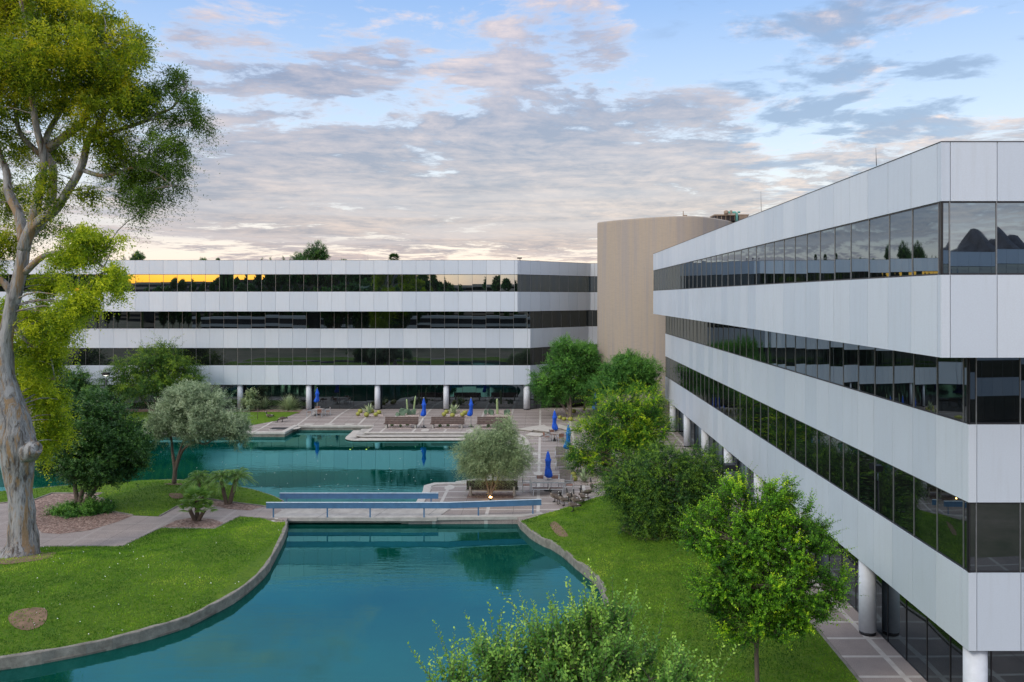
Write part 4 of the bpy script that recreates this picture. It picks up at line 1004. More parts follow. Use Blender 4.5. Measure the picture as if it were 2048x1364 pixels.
def column_cactus(label, px, py, z, h, r, lean, arm=False):
    X, Y = P(px, py, z); root = empty('column_cactus', (X, Y, z), label, 'cactus', 'columnar cacti'); mb = MB()
    pts = spline([(0, 0, -.05), (lean*.4, 0, h*.5), (lean, 0, h)], 5)
    b = MB(); b.tube(pts, [r]*(len(pts)-2)+[r*.85, r*.35], 'cactus_pale', 12, True); b.build('stem', root)
    if arm:
        b = MB(); b.tube(spline([(0, 0, .5), (.3, 0, .6), (.34, 0, 1.1)], 3), r*.7, 'cactus_pale', 10, True); b.build('arm', root)
column_cactus('tall pale columnar cactus leaning left behind the left bench', 815.5, 831, -.1, 1.75, .09, -.12)
column_cactus('taller pale columnar cactus bending right near the left blue umbrella', 827, 830, -.1, 2.05, .09, .22)
column_cactus('single green columnar cactus behind the right brown bench', 995, 830, -.1, 1.75, .12, -.05)
def prickly(label, px, py, z, s):
    X, Y = P(px, py, z); mb = MB()
    for k in range(7):
        c = Vector((X+random.uniform(-.38, .38)*s, Y+random.uniform(-.15, .15), z+.16+random.uniform(0, .36)*s)); n = 12; b = len(mb.v)
        a = random.uniform(-.6, .6); w = Vector((math.cos(a), math.sin(a), 0)); t = Vector((-math.sin(a), math.cos(a), 0))*.035
        for sgn in (-1, 1): mb.v += [tuple(c+t*sgn+w*.17*s*math.cos(q*6.283/n)+Vector((0, 0, .22*s*math.sin(q*6.283/n)))) for q in range(n)]
        mb.face([b+q for q in range(n)], 'prickly'); mb.face([b+n+q for q in range(n)][::-1], 'prickly')
        for q in range(n): mb.face((b+q, b+(q+1) % n, b+n+(q+1) % n, b+n+q), 'prickly', True)
    tag(mb.build('prickly_pear'), label, 'cactus', 'prickly pear cacti')
prickly('blue-green prickly pear just left of the paired column cacti', 803, 833, -.15, 1.2); prickly('prickly pear between the paired column cacti', 823, 831, -.1, 1.1)
prickly('prickly pear at the left of the single column cactus', 978, 832, -.15, 1.1); prickly('prickly pear at the right of the single column cactus', 1016, 831, -.1, .9); prickly('small prickly pear behind the first pair, at its back left', 809, 828, -.1, .9)
# sapling stake
X, Y = P(515, 838, -.1); mb = MB(); mb.tube([(X, Y, -.2), (X+.05, Y, 1.0)], .03, 'bark_brown', 6); tag(mb.build('wooden_stake'), 'thin dark stake standing on the far strip of lawn', 'stake')

# ------------------------------------------------------------------ furniture
def bench(wood):
    root = empty('park_bench', (0, 0, 0), '', 'bench')
    m = MB()
    for k in range(4): m.box((0, -.24+.15*k, .44), (3.35, .135, .06), wood)
    m.build('seat', root); m = MB()
    for k in range(3): m.box((0, .34+.045*k, .56+.195*k), (3.3, .05, .185), wood, 0, -.22)
    m.build('backrest', root)
    for s in (-1, 1):
        m = MB(); m.box((s*1.42, .02, .20), (.16, .5, .40), 'bridge_conc'); m.box((s*1.42, .43, .42), (.14, .07, .50), 'bridge_conc', 0, -.22); m.build('leg', root)
    return root
b0 = bench('brown_wood'); b0['group'] = 'brown benches along the far terrace'
for i, (px, lb) in enumerate(((801, 'brown slatted bench farthest left on the far terrace'), (894, 'brown slatted bench between the two blue umbrellas on the far terrace'), (987, 'brown slatted bench partly behind the pale green round tree'))):
    X, Y = P(px, 857); o = b0 if i == 0 else copy_tree(b0)
    o.location = (X, Y+.35, -.4); o['label'] = lb
bb = bench('black_wood'); bb.location = (*P(985, 990, -.4), -.4); bb.rotation_euler = (0, 0, math.pi); bb['label'] = 'long black bench with pale concrete base behind the round tree'
m = MB(); m.box((0, 0, .35), (3.45, .62, .10), 'bridge_conc'); m.build('base_slab', bb)

def umbrella(cloth, H0=3.0, seed=0, cl=1.75):
    root = empty('patio_umbrella', (0, 0, 0), '', 'umbrella'); r = random.Random(seed)
    m = MB(); m.tube([(0, 0, 0), (0, 0, H0)], .028, 'silver', 8); m.build('pole', root)
    m = MB(); m.lathe((0, 0, 0), [(.28, 0), (.28, .05), (.08, .09), (.05, .25)], 'black_metal', 16); m.build('base', root)
    m = MB(); m.tube([(0, 0, H0), (0, 0, H0+.12)], [.035, .02], 'silver', 6); m.build('finial', root)
    m = MB(); ph = r.uniform(0, 6); z1 = H0-.02; k = cl/1.75
    prof = [(.13, z1-1.75*k), (.25, z1-1.62*k), (.22, z1-1.4*k), (.15, z1-1.1*k), (.14, z1-.95*k), (.16, z1-.72*k), (.20, z1-.55*k), (.15, z1-.52*k), (.11, z1-.25*k), (.035, z1)]
    sx = r.choice((-.13, .12, .08, -.06))
    m.lathe((0, 0, 0), prof, cloth, 32, lambda a, z: .20*math.cos(8*a+ph)+.12*math.cos(3*a+z*3))
    b = [(x+sx*max(0, (z1-1.1*k-z))*1.4, y, z) for x, y, z in m.v]; m.v = b; m.build('canopy', root)
    m = MB(); m.lathe((0, 0, 0), [(.155, z1-1.06*k), (.165, z1-1.0*k)], cloth, 16); m.build('tie_strap', root)
    return root
def top_z(px, py, Y): return Q(px, py, Y)[2]
um = [(847.7, 855.2, -.4, 794.6, None, 'blue', 'closed blue umbrella standing between the left and middle brown benches'), (942, 854, -.4, 794.6, None, 'blue', 'closed blue umbrella standing between the middle and right brown benches'),
      (634.3, 829.5, -.03, 775, None, 'blue', 'closed blue umbrella over the small table beside the far column'), (1109, 872, -.38, 818.5, 74., 'blue', 'closed blue umbrella over the small table near the cascade'),
      (1136.6, 930, -.3, 847, 65.3, 'teal', 'closed umbrella of lighter blue half behind the yellow-green tree'), (1096, 978, -.4, 898.8, 54.8, 'blue', 'closed blue umbrella rising from the long patio table'),
      (1190.5, 0, -.1, 783, 85.5, 'blue', 'closed dark blue umbrella by the left edge of the tower')]
for i, (px, py, z, ty, Y, cl, lb) in enumerate(um):
    if Y is None: X, Y = P(px, py, z)
    else: X = (px-CX)*Y/F
    z = g(X, Y); hh = top_z(px, ty, Y)-z
    o = umbrella('blue_cloth' if cl == 'blue' else 'teal_cloth', hh-.1, i, 1.9 if cl == 'teal' else (1.45 if i == 2 else 1.75)); o.location = (X, Y, z); o['label'] = lb; o['group'] = 'closed patio umbrellas'
def chair(wood='red_wood'):
    root = empty('patio_chair', (0, 0, 0), '', 'chair')
    m = MB()
    for k in range(4): m.box((0, -.18+.12*k, .44), (.46, .105, .025), wood)
    m.build('seat', root); m = MB()
    for k in range(3): m.box((0, .25+.012*k, .60+.10*k), (.46, .025, .09), wood, 0, -.12)
    m.build('backrest', root)
    for sx in (-1, 1):
        for y, h in ((-.24, .66), (.24, .88)):
            m = MB(); m.box((sx*.255, y, h/2), (.035, .035, h), 'silver'); m.build('leg', root)
        m = MB(); m.box((sx*.255, 0, .66), (.04, .50, .03), 'silver'); m.build('armrest', root)
    return root
ch0 = chair(); first = [True]
def put_chair(x, y, z, rz, label, group):
    o = ch0 if first[0] else copy_tree(ch0); first[0] = False
    o.location = (x, y, z); o.rotation_euler = (0, 0, rz); o['label'] = label; o['group'] = group
def table(label, x, y, z, sx, sy, rz=0., oct_=False, legs=4):
    root = empty('patio_table', (x, y, z), label, 'table', None, rz); m = MB()
    if oct_:
        m.prism([(sx/2*math.cos(a*math.pi/4+.39), sx/2*math.sin(a*math.pi/4+.39)) for a in range(8)], .70, .74, 'grey_wood')
    else:
        n = int(sx/.14)
        for k in range(n): m.box((-sx/2+sx/n*(k+.5), 0, .725), (sx/n-.012, sy-.06, .03), 'grey_wood')
    m.build('table_top', root); m = MB()
    if not oct_:
        for s in (-1, 1): m.box((0, s*(sy/2-.015), .70), (sx, .04, .08), 'silver'); m.box((s*(sx/2-.02), 0, .70), (.04, sy-.08, .08), 'silver')
    else: m.lathe((0, 0, 0), [(sx*.40, .66), (sx*.40, .70)], 'silver', 8)
    m.build('frame', root)
    for a in (-1, 1):
        for b in (-1, 1):
            m = MB(); q = .36 if oct_ else .5; m.box((a*(sx*q-.05), b*(sy*q-.05), .34), (.055, .055, .68), 'silver'); m.build('leg', root)
    return root
X3, Y3 = P(637, 831, -.03); z3 = g(X3, Y3)
table('small square slatted patio table beside the far column', X3, Y3, z3, 1.0, 1.0)
X4, Y4 = P(1113, 882); z4 = g(X4, Y4)
table('small eight-sided patio table near the cascade stones', X4, Y4, z4, 1.15, 1.15, 0, True)
for cx, cy, cz, gname, nm in ((X3, Y3, z3, 'chairs at the far column table', 'the far square table'), (X4, Y4, z4, 'chairs at the eight-sided table', 'the eight-sided table')):
    for k, w in enumerate(('nearest the camera at ', 'on the right side of ', 'on the far side of ', 'on the left side of ')):
        a = -math.pi/2+k*math.pi/2+.35; r = .95
        put_chair(cx+r*math.cos(a), cy+r*math.sin(a), g(cx, cy), a-math.pi/2, 'red-brown slatted metal chair '+w+nm, gname)
X6, Y6 = P(1095, 984); Y6 -= .1; z6 = g(X6, Y6)
table('long slatted patio table with pale metal frame by the bridge end', X6, Y6+.2, z6, 2.25, .95)
root = empty('patio_bench', (X6+.02, Y6-.65, z6), 'backless bench along the near side of the long patio table', 'bench'); m = MB()
for k in range(3): m.box((0, -.13+.13*k, .43), (1.95, .115, .03), 'brown_wood')
m.build('seat', root)
m = MB(); m.box((0, -.2, .40), (2.0, .03, .06), 'silver'); m.box((0, .2, .40), (2.0, .03, .06), 'silver'); m.build('frame', root)
for a in (-1, 1):
    for b in (-1, 1): m = MB(); m.box((a*.95, b*.18, .2), (.05, .05, .4), 'silver'); m.build('leg', root)
for k, (dx, dy, a, w) in enumerate(((-.5, 1.0, 0, 'on the far side, left'), (.5, 1.0, 0, 'on the far side, right'), (-1.4, .25, math.pi/2, 'at the left end'), (1.45, .25, -math.pi/2, 'at the right end'))):
    put_chair(X6+dx, Y6+dy, z6, a, 'patio chair '+w+' of the long table', 'chairs at the long table')
def lounge(px, py, label, s=1.):
    X, Y = P(px, py, -.35); root = empty('lounge_chair', (X, Y, g(X, Y)), label, 'lounge chair', 'wooden slatted lounge chairs', -.12); m = MB()
    for k in range(9): m.box((-.34+.085*k, -.30, .62), (.06, .025, .85), 'grey_wood', 0, .45)
    m.build('backrest', root); m = MB()
    for k in range(9): m.box((-.34+.085*k, .25, .30), (.06, .8, .025), 'grey_wood', 0, -.12)
    m.build('seat', root)
    for a in (-1, 1):
        m = MB(); m.tube([(a*.42, -.42, 0), (a*.42, -.35, .55), (a*.42, .45, .5), (a*.42, .6, 0)], .025, 'silver', 6); m.build('side_frame', root)
lounge(1122, 914, 'slatted grey wooden lounge chair farthest back, beside the eight-sided table'); lounge(1124, 937, 'slatted grey wooden lounge chair in the middle of the row of three'); lounge(1131, 964, 'slatted grey wooden lounge chair right behind the long patio table')
# lamp posts
def lamp_post(label, px, Y, lit):
    X = (px-CX)*Y/F; z = g(X, Y) if X > -40 else -.3
    root = empty('lamp_post', (X, Y, z), label, 'lamp post', 'box-headed garden lamp posts')
    hz = 4.75-z
    m = MB(); m.tube([(0, 0, 0), (0, 0, hz-.5)], .07, 'black_metal', 10); m.lathe((0, 0, 0), [(.14, 0), (.14, .04), (.09, .1)], 'black_metal', 12); m.build('pole', root)
    m = MB(); m.tube([(0, 0, hz-.5), (0, 0, hz-.05)], .045, 'silver', 8); m.build('neck', root)
    m = MB(); m.box((0, 0, hz+.08), (.52, .52, .24), 'black_metal'); m.box((0, 0, hz+.215), (.46, .46, .03), 'black_metal'); m.build('lamp_head', root)
    m = MB(); m.box((0, 0, hz-.06), (.30, .30, .035), 'lens' if lit else 'silver'); m.build('lens', root)
lamp_post('black box-headed lamp post among the trees by the right wing', 1460, 37., False)
lamp_post('lit black box-headed lamp post in front of the far wing at left', 212, 82., True)
X, Y = P(981, 1001); root = empty('ground_light', (X, Y, -.4), 'small glowing amber uplight on the ground at the foot of the round tree', 'light')
m = MB(); m.lathe((0, 0, 0), [(.07, 0), (.07, .12), (.09, .2)], 'black_metal', 12); m.build('housing', root)
m = MB(); m.lathe((0, 0, .2), [(.085, 0.), (.085, .02), (.03, .06)], 'lamp_glow', 12); m.build('lens', root)
L = bpy.data.lights.new('uplight', 'POINT'); L.energy = 7; L.color = (1, .55, .2); L.shadow_soft_size = .06
lo = bpy.data.objects.new('uplight', L); lo.location = (0, -.1, .38); C.objects.link(lo); lo.parent = root
# drain grate on the dock
X, Y = P(560, 857); m = MB()
for k in range(12): m.box((X-.75+.13*k, Y, g(X, Y)+.012), (.10, 1.1, .02), 'dark_core')
m.box((X-.05, Y, g(X, Y)+.004), (1.7, 1.2, .01), 'black_metal'); tag(m.build('drain_grate'), 'dark rectangular drain grate set in the paving at the far bank', 'drain')

# ------------------------------------------------------------------ geese
def goose(pose='up'):
    root = empty('goose', (0, 0, 0), '', 'goose', 'Canada geese')
    if pose == 'down':
        sp = [(-.44, .27, .012, .02), (-.34, .29, .06, .035), (-.2, .31, .115, .09), (-.03, .32, .145, .125), (.12, .30, .13, .12), (.23, .28, .085, .09), (.31, .25, .048, .05), (.38, .17, .034, .036), (.42, .09, .033, .036), (.46, .05, .045, .045), (.50, .03, .036, .035), (.55, .01, .015, .012)]
    elif pose == 'rest':
        sp = [(-.42, .14, .012, .02), (-.32, .15, .06, .04), (-.18, .15, .12, .10), (-.02, .15, .15, .13), (.12, .15, .135, .12), (.22, .19, .085, .09), (.26, .28, .042, .045), (.25, .36, .032, .034), (.27, .42, .034, .036), (.31, .45, .045, .045), (.36, .44, .036, .034), (.43, .425, .013, .012)]
    else:
        sp = [(-.44, .32, .012, .02), (-.34, .33, .06, .035), (-.2, .33, .115, .09), (-.03, .33, .145, .125), (.12, .345, .13, .12), (.21, .40, .085, .085), (.255, .49, .045, .046), (.27, .58, .033, .034), (.28, .67, .033, .034), (.31, .725, .045, .044), (.36, .72, .036, .034), (.43, .705, .013, .012)]
    cols = ['goose_black', 'goose_white', 'goose_brown', 'goose_brown', 'goose_brown', 'goose_pale', 'goose_black', 'goose_black', 'goose_black', 'goose_black', 'goose_black']
    m = MB(); n = len(sp); seg = 12
    for i, (x, z, w, h) in enumerate(sp):
        a = sp[max(0, i-1)]; b = sp[min(n-1, i+1)]; d = Vector((b[0]-a[0], 0, b[1]-a[1])).normalized(); u = Vector((-d.z, 0, d.x))
        for k in range(seg):
            t = 2*math.pi*k/seg; m.v.append(tuple(Vector((x, 0, z))+Vector((0, 1, 0))*w*math.cos(t)+u*h*math.sin(t)))
    for i in range(n-1):
        for k in range(seg):
            c = cols[i]
            if i == 9 and k in (0, 1, 11, 5, 6, 7): c = 'goose_white'
            if i in (1, 2) and 6 < k < 12: c = 'goose_white'
            if i in (3, 4) and 6 < k < 12: c = 'goose_pale'
            k2 = (k+1) % seg; m.face((i*seg+k, i*seg+k2, (i+1)*seg+k2, (i+1)*seg+k), c, True)
    m.face(list(range(seg))[::-1], 'goose_black'); m.face([(n-1)*seg+k for k in range(seg)], 'goose_black')
    m.build('body', root)
    for s in (-1, 1):
        w = MB(); b = 0
        w.tube([(-.40, s*.03, sp[1][1]+.05), (-.2, s*.105, sp[2][1]+.03), (0, s*.14, sp[3][1]+.02), (.12, s*.10, sp[4][1])], [.015, .05, .065, .02], 'goose_brown', 8); w.build('wing', root)
        if pose != 'rest':
            l = MB(); l.tube([(.02, s*.06, .24), (-.0, s*.06, .12), (.02, s*.06, .015)], .014, 'goose_black', 6); l.box((.06, s*.06, .012), (.11, .07, .02), 'goose_black'); l.build('leg', root)
    return root
gz = {'up': goose('up'), 'down': goose('down'), 'rest': goose('rest')}; used = set()
geese = [(1110, 1003, 'up', 2.9, 'goose at the left end of the flock beside the table'), (1117, 1007, 'up', -1.2, 'second goose of the flock, head tucked toward its neighbour'), (1129, 1011, 'up', 2.7, 'goose in side view at the near left of the flock'),
         (1142, 1004, 'up', 2.5, 'tall-necked goose in the middle of the flock behind the others'), (1151, 1009, 'up', 1.9, 'goose in the centre of the flock seen from behind'), (1153, 1014, 'up', 2.9, 'dark goose at the grass edge behind the nearest one'),
         (1147, 1026, 'up', 2.8, 'nearest goose standing on the grass'), (1164, 1000, 'up', 1.7, 'goose seen from behind toward the right of the flock'), (1167, 1006, 'up', 2.2, 'goose low at the paving edge on the right of the flock'),
         (1175, 995, 'up', .3, 'goose in side view facing right at the back of the flock'), (1186, 983, 'up', 2.0, 'goose farthest right beside the low foliage'),
         (565, 841, 'down', -2.6, 'lone goose grazing at the end of the far lawn strip'), (539, 836, 'rest', 3.0, 'goose resting on the far lawn strip'), (516, 893, 'rest', 0, None)]
for px, py, pose, rz, lb in geese:
    if lb is None: continue
    zz = -.12 if py < 900 else -.38
    X, Y = P(px, py, zz)
    z = lawn_z = h_right(X, Y) if (inpoly(X, Y, lawn_right)) else g(X, Y)
    if inpoly(X, Y, lawn_far): z = g(X, Y)+.08
    o = gz[pose] if pose not in used else copy_tree(gz[pose]); used.add(pose)
    o.location = (X, Y, z); o.rotation_euler = (0, 0, rz); o.scale = (1.15,)*3 if py > 900 else (1.25,)*3; o['label'] = lb

# grass blades standing on the lawns
lv = Leaves(); hl = {}
def fast_h(poly, hf, step=.8):
    x0 = min(p[0] for p in poly); y0 = min(p[1] for p in poly); nx = int((max(p[0] for p in poly)-x0)/step)+2; ny = int((max(p[1] for p in poly)-y0)/step)+2
    G = np.array([[hf(x0+i*step, y0+j*step) for j in range(ny)] for i in range(nx)])
    def f(x, y):
        u = (x-x0)/step; v = (y-y0)/step; i = np.clip(u.astype(int), 0, nx-2); j = np.clip(v.astype(int), 0, ny-2); u = u-i; v = v-j
        return G[i, j]*(1-u)*(1-v)+G[i+1, j]*u*(1-v)+G[i, j+1]*(1-u)*v+G[i+1, j+1]*u*v
    return f
def np_in(x, y, poly):
    r = np.zeros(len(x), bool); n = len(poly); j = n-1
    for i in range(n):
        xi, yi = poly[i]; xj, yj = poly[j]
        if yi != yj: r ^= ((yi > y) != (yj > y)) & (x < (xj-xi)*(y-yi)/(yj-yi)+xi)
        j = i
    return r
for poly, hf, xr, yr, n in ((lawn_front, mound(lawn_front, 0, .16, .45), (-30, -14), (28, 48), 75000), (lawn_back, mound(lawn_back, 0, .14, .40), (-42, -15), (45, 59), 35000), (lawn_right, h_right, (-1.5, 10.2), (24, 54), 75000)):
    x = RNG.uniform(*xr, n); y = RNG.uniform(*yr, n); ok = np_in(x, y, poly); x = x[ok]; y = y[ok]
    z = fast_h([(xr[0], yr[0]), (xr[1], yr[1])], hf)(x, y); m = len(x)
    c = np.array([mn.noise(Vector((x[i]*.9, y[i]*.9, 5.)))*.55+mn.noise(Vector((x[i]*3.2, y[i]*3.2, 1.)))*.25+mn.noise(Vector((x[i]*.22, y[i]*.22, 9.)))*.9 for i in range(m)])
    d = np.stack([RNG.normal(size=m)*.55, RNG.normal(size=m)*.55, np.ones(m)], 1)
    lv.add(np.stack([x, y, z-.02], 1), d, RNG.normal(size=(m, 3)), .085*RNG.uniform(.6, 1.4, m), .035, np.clip(.42+c*.75+RNG.normal(size=m)*.10, 0, .88))
go = lv.build('grass', 'grass_blade', None); structure(go, 'stuff')

for lb_, x, y, rr0, hf in (('euc', base_euc[0], base_euc[1], 1.55, mound(lawn_front, 0, .16, .45)), ('elm', 6.6, 25.2, .5, h_right), ('bush', 6.1, 44.6, 1.9, h_right), ('olive', P(348, 966, -.1)[0], P(348, 966, -.1)[1], .55, mound(lawn_back, 0, .14, .40))):
    pp = [(x+rr0*(1+.25*mn.noise(Vector((math.cos(q)*1.3, math.sin(q)*1.3, x))))*math.cos(q), y+rr0*(1+.25*mn.noise(Vector((math.cos(q)*1.3, math.sin(q)*1.3, x))))*math.sin(q)) for q in [k*.349 for k in range(18)]]
    sheet('soil_patch', pp, lambda u, v: hf(u, v)+.018, 'soil', .6, skirt=0)
# flecks of feather and petal on the grass and water
mb = MB(); rr = random.Random(5)
hf_ = mound(lawn_front, 0, .16, .45)
for k in range(210):
    px, py = rr.uniform(60, 570), rr.uniform(1050, 1310); X, Y = P(px, py, -.2)
    if not inpoly(X, Y, lawn_front) or edgedist(X, Y, lawn_front) < .2: continue
    s = rr.uniform(.008, .02); a = rr.uniform(0, 6); z = hf_(X, Y)+.04
    mb.quad([(X+s*math.cos(a+q*1.57)*(1.6 if q % 2 else 1), Y+s*math.sin(a+q*1.57), z+.01*q) for q in range(4)], 'fleck')
for k in range(90):
    px, py = rr.uniform(300, 1000), rr.uniform(885, 990); X, Y = P(px, py, WATER)
    if not inpoly(X, Y, pond): continue
    s = rr.uniform(.018, .035); mb.quad([(X-s, Y-s, WATER+.012), (X+s, Y-s, WATER+.012), (X+s, Y+s, WATER+.012), (X-s, Y+s, WATER+.012)], 'fleck')
structure(mb.build('fallen_feathers'), 'stuff')

# ------------------------------------------------------------------ far surroundings
def far_tree(name, label, px, top, Y, wpx, kind, group='trees beyond the far roof'):
    zt = Q(px, top, Y)[2]; X = (px-CX)*Y/F; root = tree(name, label, (X, Y, -.45), 'tree', group); w = wpx*Y/F
    lv = Leaves()
    if kind == 'pine':
        lb = [((X, Y, zt-w*.8), (w*.75, w*.7, w*.75)), ((X-w*.5, Y, zt-w*1.2), (w*.55, w*.5, w*.5)), ((X+w*.45, Y, zt-w*1.0), (w*.5, w*.5, w*.5)), ((X, Y, zt-w*2), (w*.9, w*.8, w))]
        crown(lv, lb, 240, 11, w*.11, w*.22, 7, -.05, w*.09, w*.035, out=.7, up=.6, rnd=.4, shell=.4)
    elif kind == 'palm':
        mb = MB()
        for k in range(30): fan(lv, mb, (X, Y, zt-w*.5), k*2.4, 1.2-1.5*k/30, w*.5, w*.5)
    else:
        lb = [((X, Y, zt-w*(.6+.7*k)), (w*(.3+.14*k), w*(.3+.14*k), w*.5)) for k in range(5)]
        crown(lv, lb, 90, 8, w*.16, w*.3, 7, .1, w*.10, w*.03, out=.6, up=.5, shell=.2)
    lv.build('crown', 'leaf_dark' if kind != 'palm' else 'leaf_dark', root)
    m = MB(); m.tube([(X, Y, -.45), (X, Y, (zt-w*.5))], [w*.10, w*.04], 'bark_brown', 7); m.build('trunk', root); world_root(root)
for a in (('pine_tree', 'tall round-topped pine showing above the far roof, the largest there', 632, 483, 125, 28, 'pine'), ('pine_tree', 'spreading pine top left of the tallest pine above the far roof', 597, 503, 130, 18, 'pine'), ('pine_tree', 'dark pine top above the far roof near the eucalyptus', 276, 500, 120, 15, 'pine'),
          ('cypress_tree', 'small pointed tree top above the far roof beside the eucalyptus leaves', 247, 508, 125, 10, 'cone'), ('cypress_tree', 'pointed tree top, left one of the small row above the far roof', 524, 513, 135, 8, 'cone'), ('cypress_tree', 'pointed tree top, second of the small row above the far roof', 541, 512, 135, 8, 'cone'),
          ('cypress_tree', 'pointed tree top next to the spreading pine above the far roof', 567, 510, 135, 10, 'cone'), ('shade_tree', 'small bushy top above the roof right of the eucalyptus gap', 406, 514, 130, 9, 'pine'), ('shade_tree', 'tiny bushy top just right of the other above the roof', 436, 515, 132, 5, 'pine'),
          ('palm_tree', 'fan palm head showing above the middle of the far roof', 788, 510, 130, 14, 'palm'), ('shade_tree', 'low flat tree top right of the tallest pine above the roof', 686, 516, 140, 10, 'pine')):
    far_tree(*a)
# what the windows mirror: trees, low buildings and a mountain behind the viewpoint
for k, (x, y, h, w) in enumerate(((-90, -70, 17, 8), (-84, -76, 25, 9), (-77, -74, 26, 9), (-70, -78, 25, 9), (-62, -75, 27, 10), (-54, -78, 25, 9), (-46, -76, 25, 9), (-38, -78, 23, 9), (-30, -78, 17, 8), (-12, -76, 20, 7), (-57, -40, 15, 8), (-48, -38, 17, 9), (-40, -42, 15, 8), (-138, -60, 27, 13), (-150, -56, 27, 14), (-165, -60, 27, 14), (-130, -66, 24, 10), (-122, -84, 15, 7), (-113, -78, 19, 5), (-104, -78, 17, 4), (-98, -78, 20, 4))):
    root = tree('shade_tree', ('dark bushy tree behind the viewpoint, mirrored in the far glass', 'dark bushy tree behind the viewpoint, mirrored in the far glass')[k % 2], (x, y, -.45), 'tree', 'trees behind the viewpoint')
    lv = Leaves(); lb = [((x, y, h-w*.45), (w*.5, w*.5, w*.45)), ((x-w*.3, y, h-w*.7), (w*.35, w*.4, w*.3)), ((x+w*.3, y, h-w*.75), (w*.35, w*.4, w*.3)), ((x, y, h*.4), (w*.4, w*.4, h*.25))]
    crown(lv, lb, 170, 8, .6, 1.0, 8, .2, .6, .40, fill=40, fs=2.2, out=.6, up=.3, shell=.4)
    lv.build('crown', 'leaf_dark', root); m = MB(); m.tube([(x, y, -.5), (x+.3, y, h*.55)], [.35, .15], 'bark_brown', 8); m.build('trunk', root); world_root(root)
def low_block(name, label, x0, x1, y, depth, floors, fh, mat, wmat, fr=.48):
    root = empty(name, ((x0+x1)/2, y-depth/2, -.45), label, 'building'); m = MB(); wm = MB()
    for k in range(floors):
        m.obox((x0, y, -.45+k*fh+fh*(1-fr)), (x1-x0, 0, 0), (0, -depth, 0), (0, 0, fh*fr), mat)
        wm.obox((x0+.4, y-.5, -.45+k*fh), (x1-x0-.8, 0, 0), (0, -depth+1, 0), (0, 0, fh*(1-fr)), wmat)
    m.build('wall', root); wm.build('window', root); world_root(root)
low_block('parking_garage', 'low white-banded garage mirrored in the third-floor glass', -102, -3, -60, 12, 2, 4.1, 'fleck', 'dark_core', .33)
low_block('office_block', 'beige block mirrored in the top far windows', -46, -6, -210, 30, 4, 4.5, 'beige_wall', 'glass')
low_block('office_block', 'beige block at left mirrored in the orange far windows', -232, -196, -260, 40, 5, 4.15, 'beige_wall', 'dark_core')
low_block('office_block', 'taller dark block beside the beige one mirrored in the orange windows', -190, -166, -250, 30, 5, 4.5, 'tan_metal', 'dark_core')
low_block('office_block', 'long dark block behind the tree row mirrored in the far glass', -160, -56, -220, 30, 5, 4.7, 'brown_wood', 'dark_core')
mb = MB(); nx, ny = 220, 20
RID = [(-300, 5), (200, 30), (500, 48), (640, 62), (740, 98), (768, 108), (786, 114), (794, 150), (806, 156), (822, 146), (838, 122), (852, 119), (862, 128), (874, 126), (888, 110), (920, 88), (980, 62), (1100, 45), (1400, 60), (1700, 20), (2000, 5)]
for j in range(ny+1):
    for i in range(nx+1):
        x = -300+2300*i/nx; v = (j/ny-.5)*2
        h0 = np.interp(x, [q[0] for q in RID], [q[1] for q in RID])*max(0, 1-abs(v))**.8
        h0 += h0*.10*mn.fractal(Vector((x*.03, v*5, 1.)), .9, 2.1, 5)
        mb.v.append((x, -1500+v*260, -1+max(0, h0)))
for j in range(ny):
    for i in range(nx):
        k = j*(nx+1)+i; mb.face((k, k+1, k+nx+2, k+nx+1), 'rock', False)
structure(mb.build('mountain'))

# ------------------------------------------------------------------ sky, sun, camera
SUN_AZ = math.radians(22.6)      # behind the viewpoint, to the left
SUN_EL = math.radians(5.)
sd = Vector((-math.sin(SUN_AZ)*math.cos(SUN_EL), -math.cos(SUN_AZ)*math.cos(SUN_EL), math.sin(SUN_EL)))
w = bpy.data.worlds.new('World'); bpy.context.scene.world = w; w.use_nodes = True
k = N(w.node_tree); bg = w.node_tree.nodes['Background']
D = k.vm('NORMALIZE', k.n('ShaderNodeTexCoord').outputs['Generated']); dx, dy, dz = k.sep(D)
nis = k.n('ShaderNodeTexSky', sky_type='NISHITA'); nis.sun_disc = False; nis.sun_elevation = SUN_EL; nis.sun_rotation = math.atan2(sd.x, sd.y)
nis.air_density = 1.2; nis.dust_density = 1.5
el = k.math('MAXIMUM', dz, 0.)
base = k.ramp(el, [(0., (.84, .70, .60)), (.045, (.84, .76, .71)), (.11, (.66, .71, .80)), (.20, (.46, .59, .82)), (.34, (.22, .38, .72)), (.5, (.75, .85, 1.10)), (1., (1.25, 1.28, 1.36))])  # top stops, unseen overhead, brightened to add light on grass, leaves and paving
# slightly warmer toward the left, bluer to the right
def blob(vec, c0, c1):
    v = Vector(vec).normalized(); return k.mapr(k.vm('DOT_PRODUCT', D, tuple(v)), c0, c1, 0, 1, True)
def pxdir(px, py): return ((px-CX)/F, 1., -(py-CY)/F)
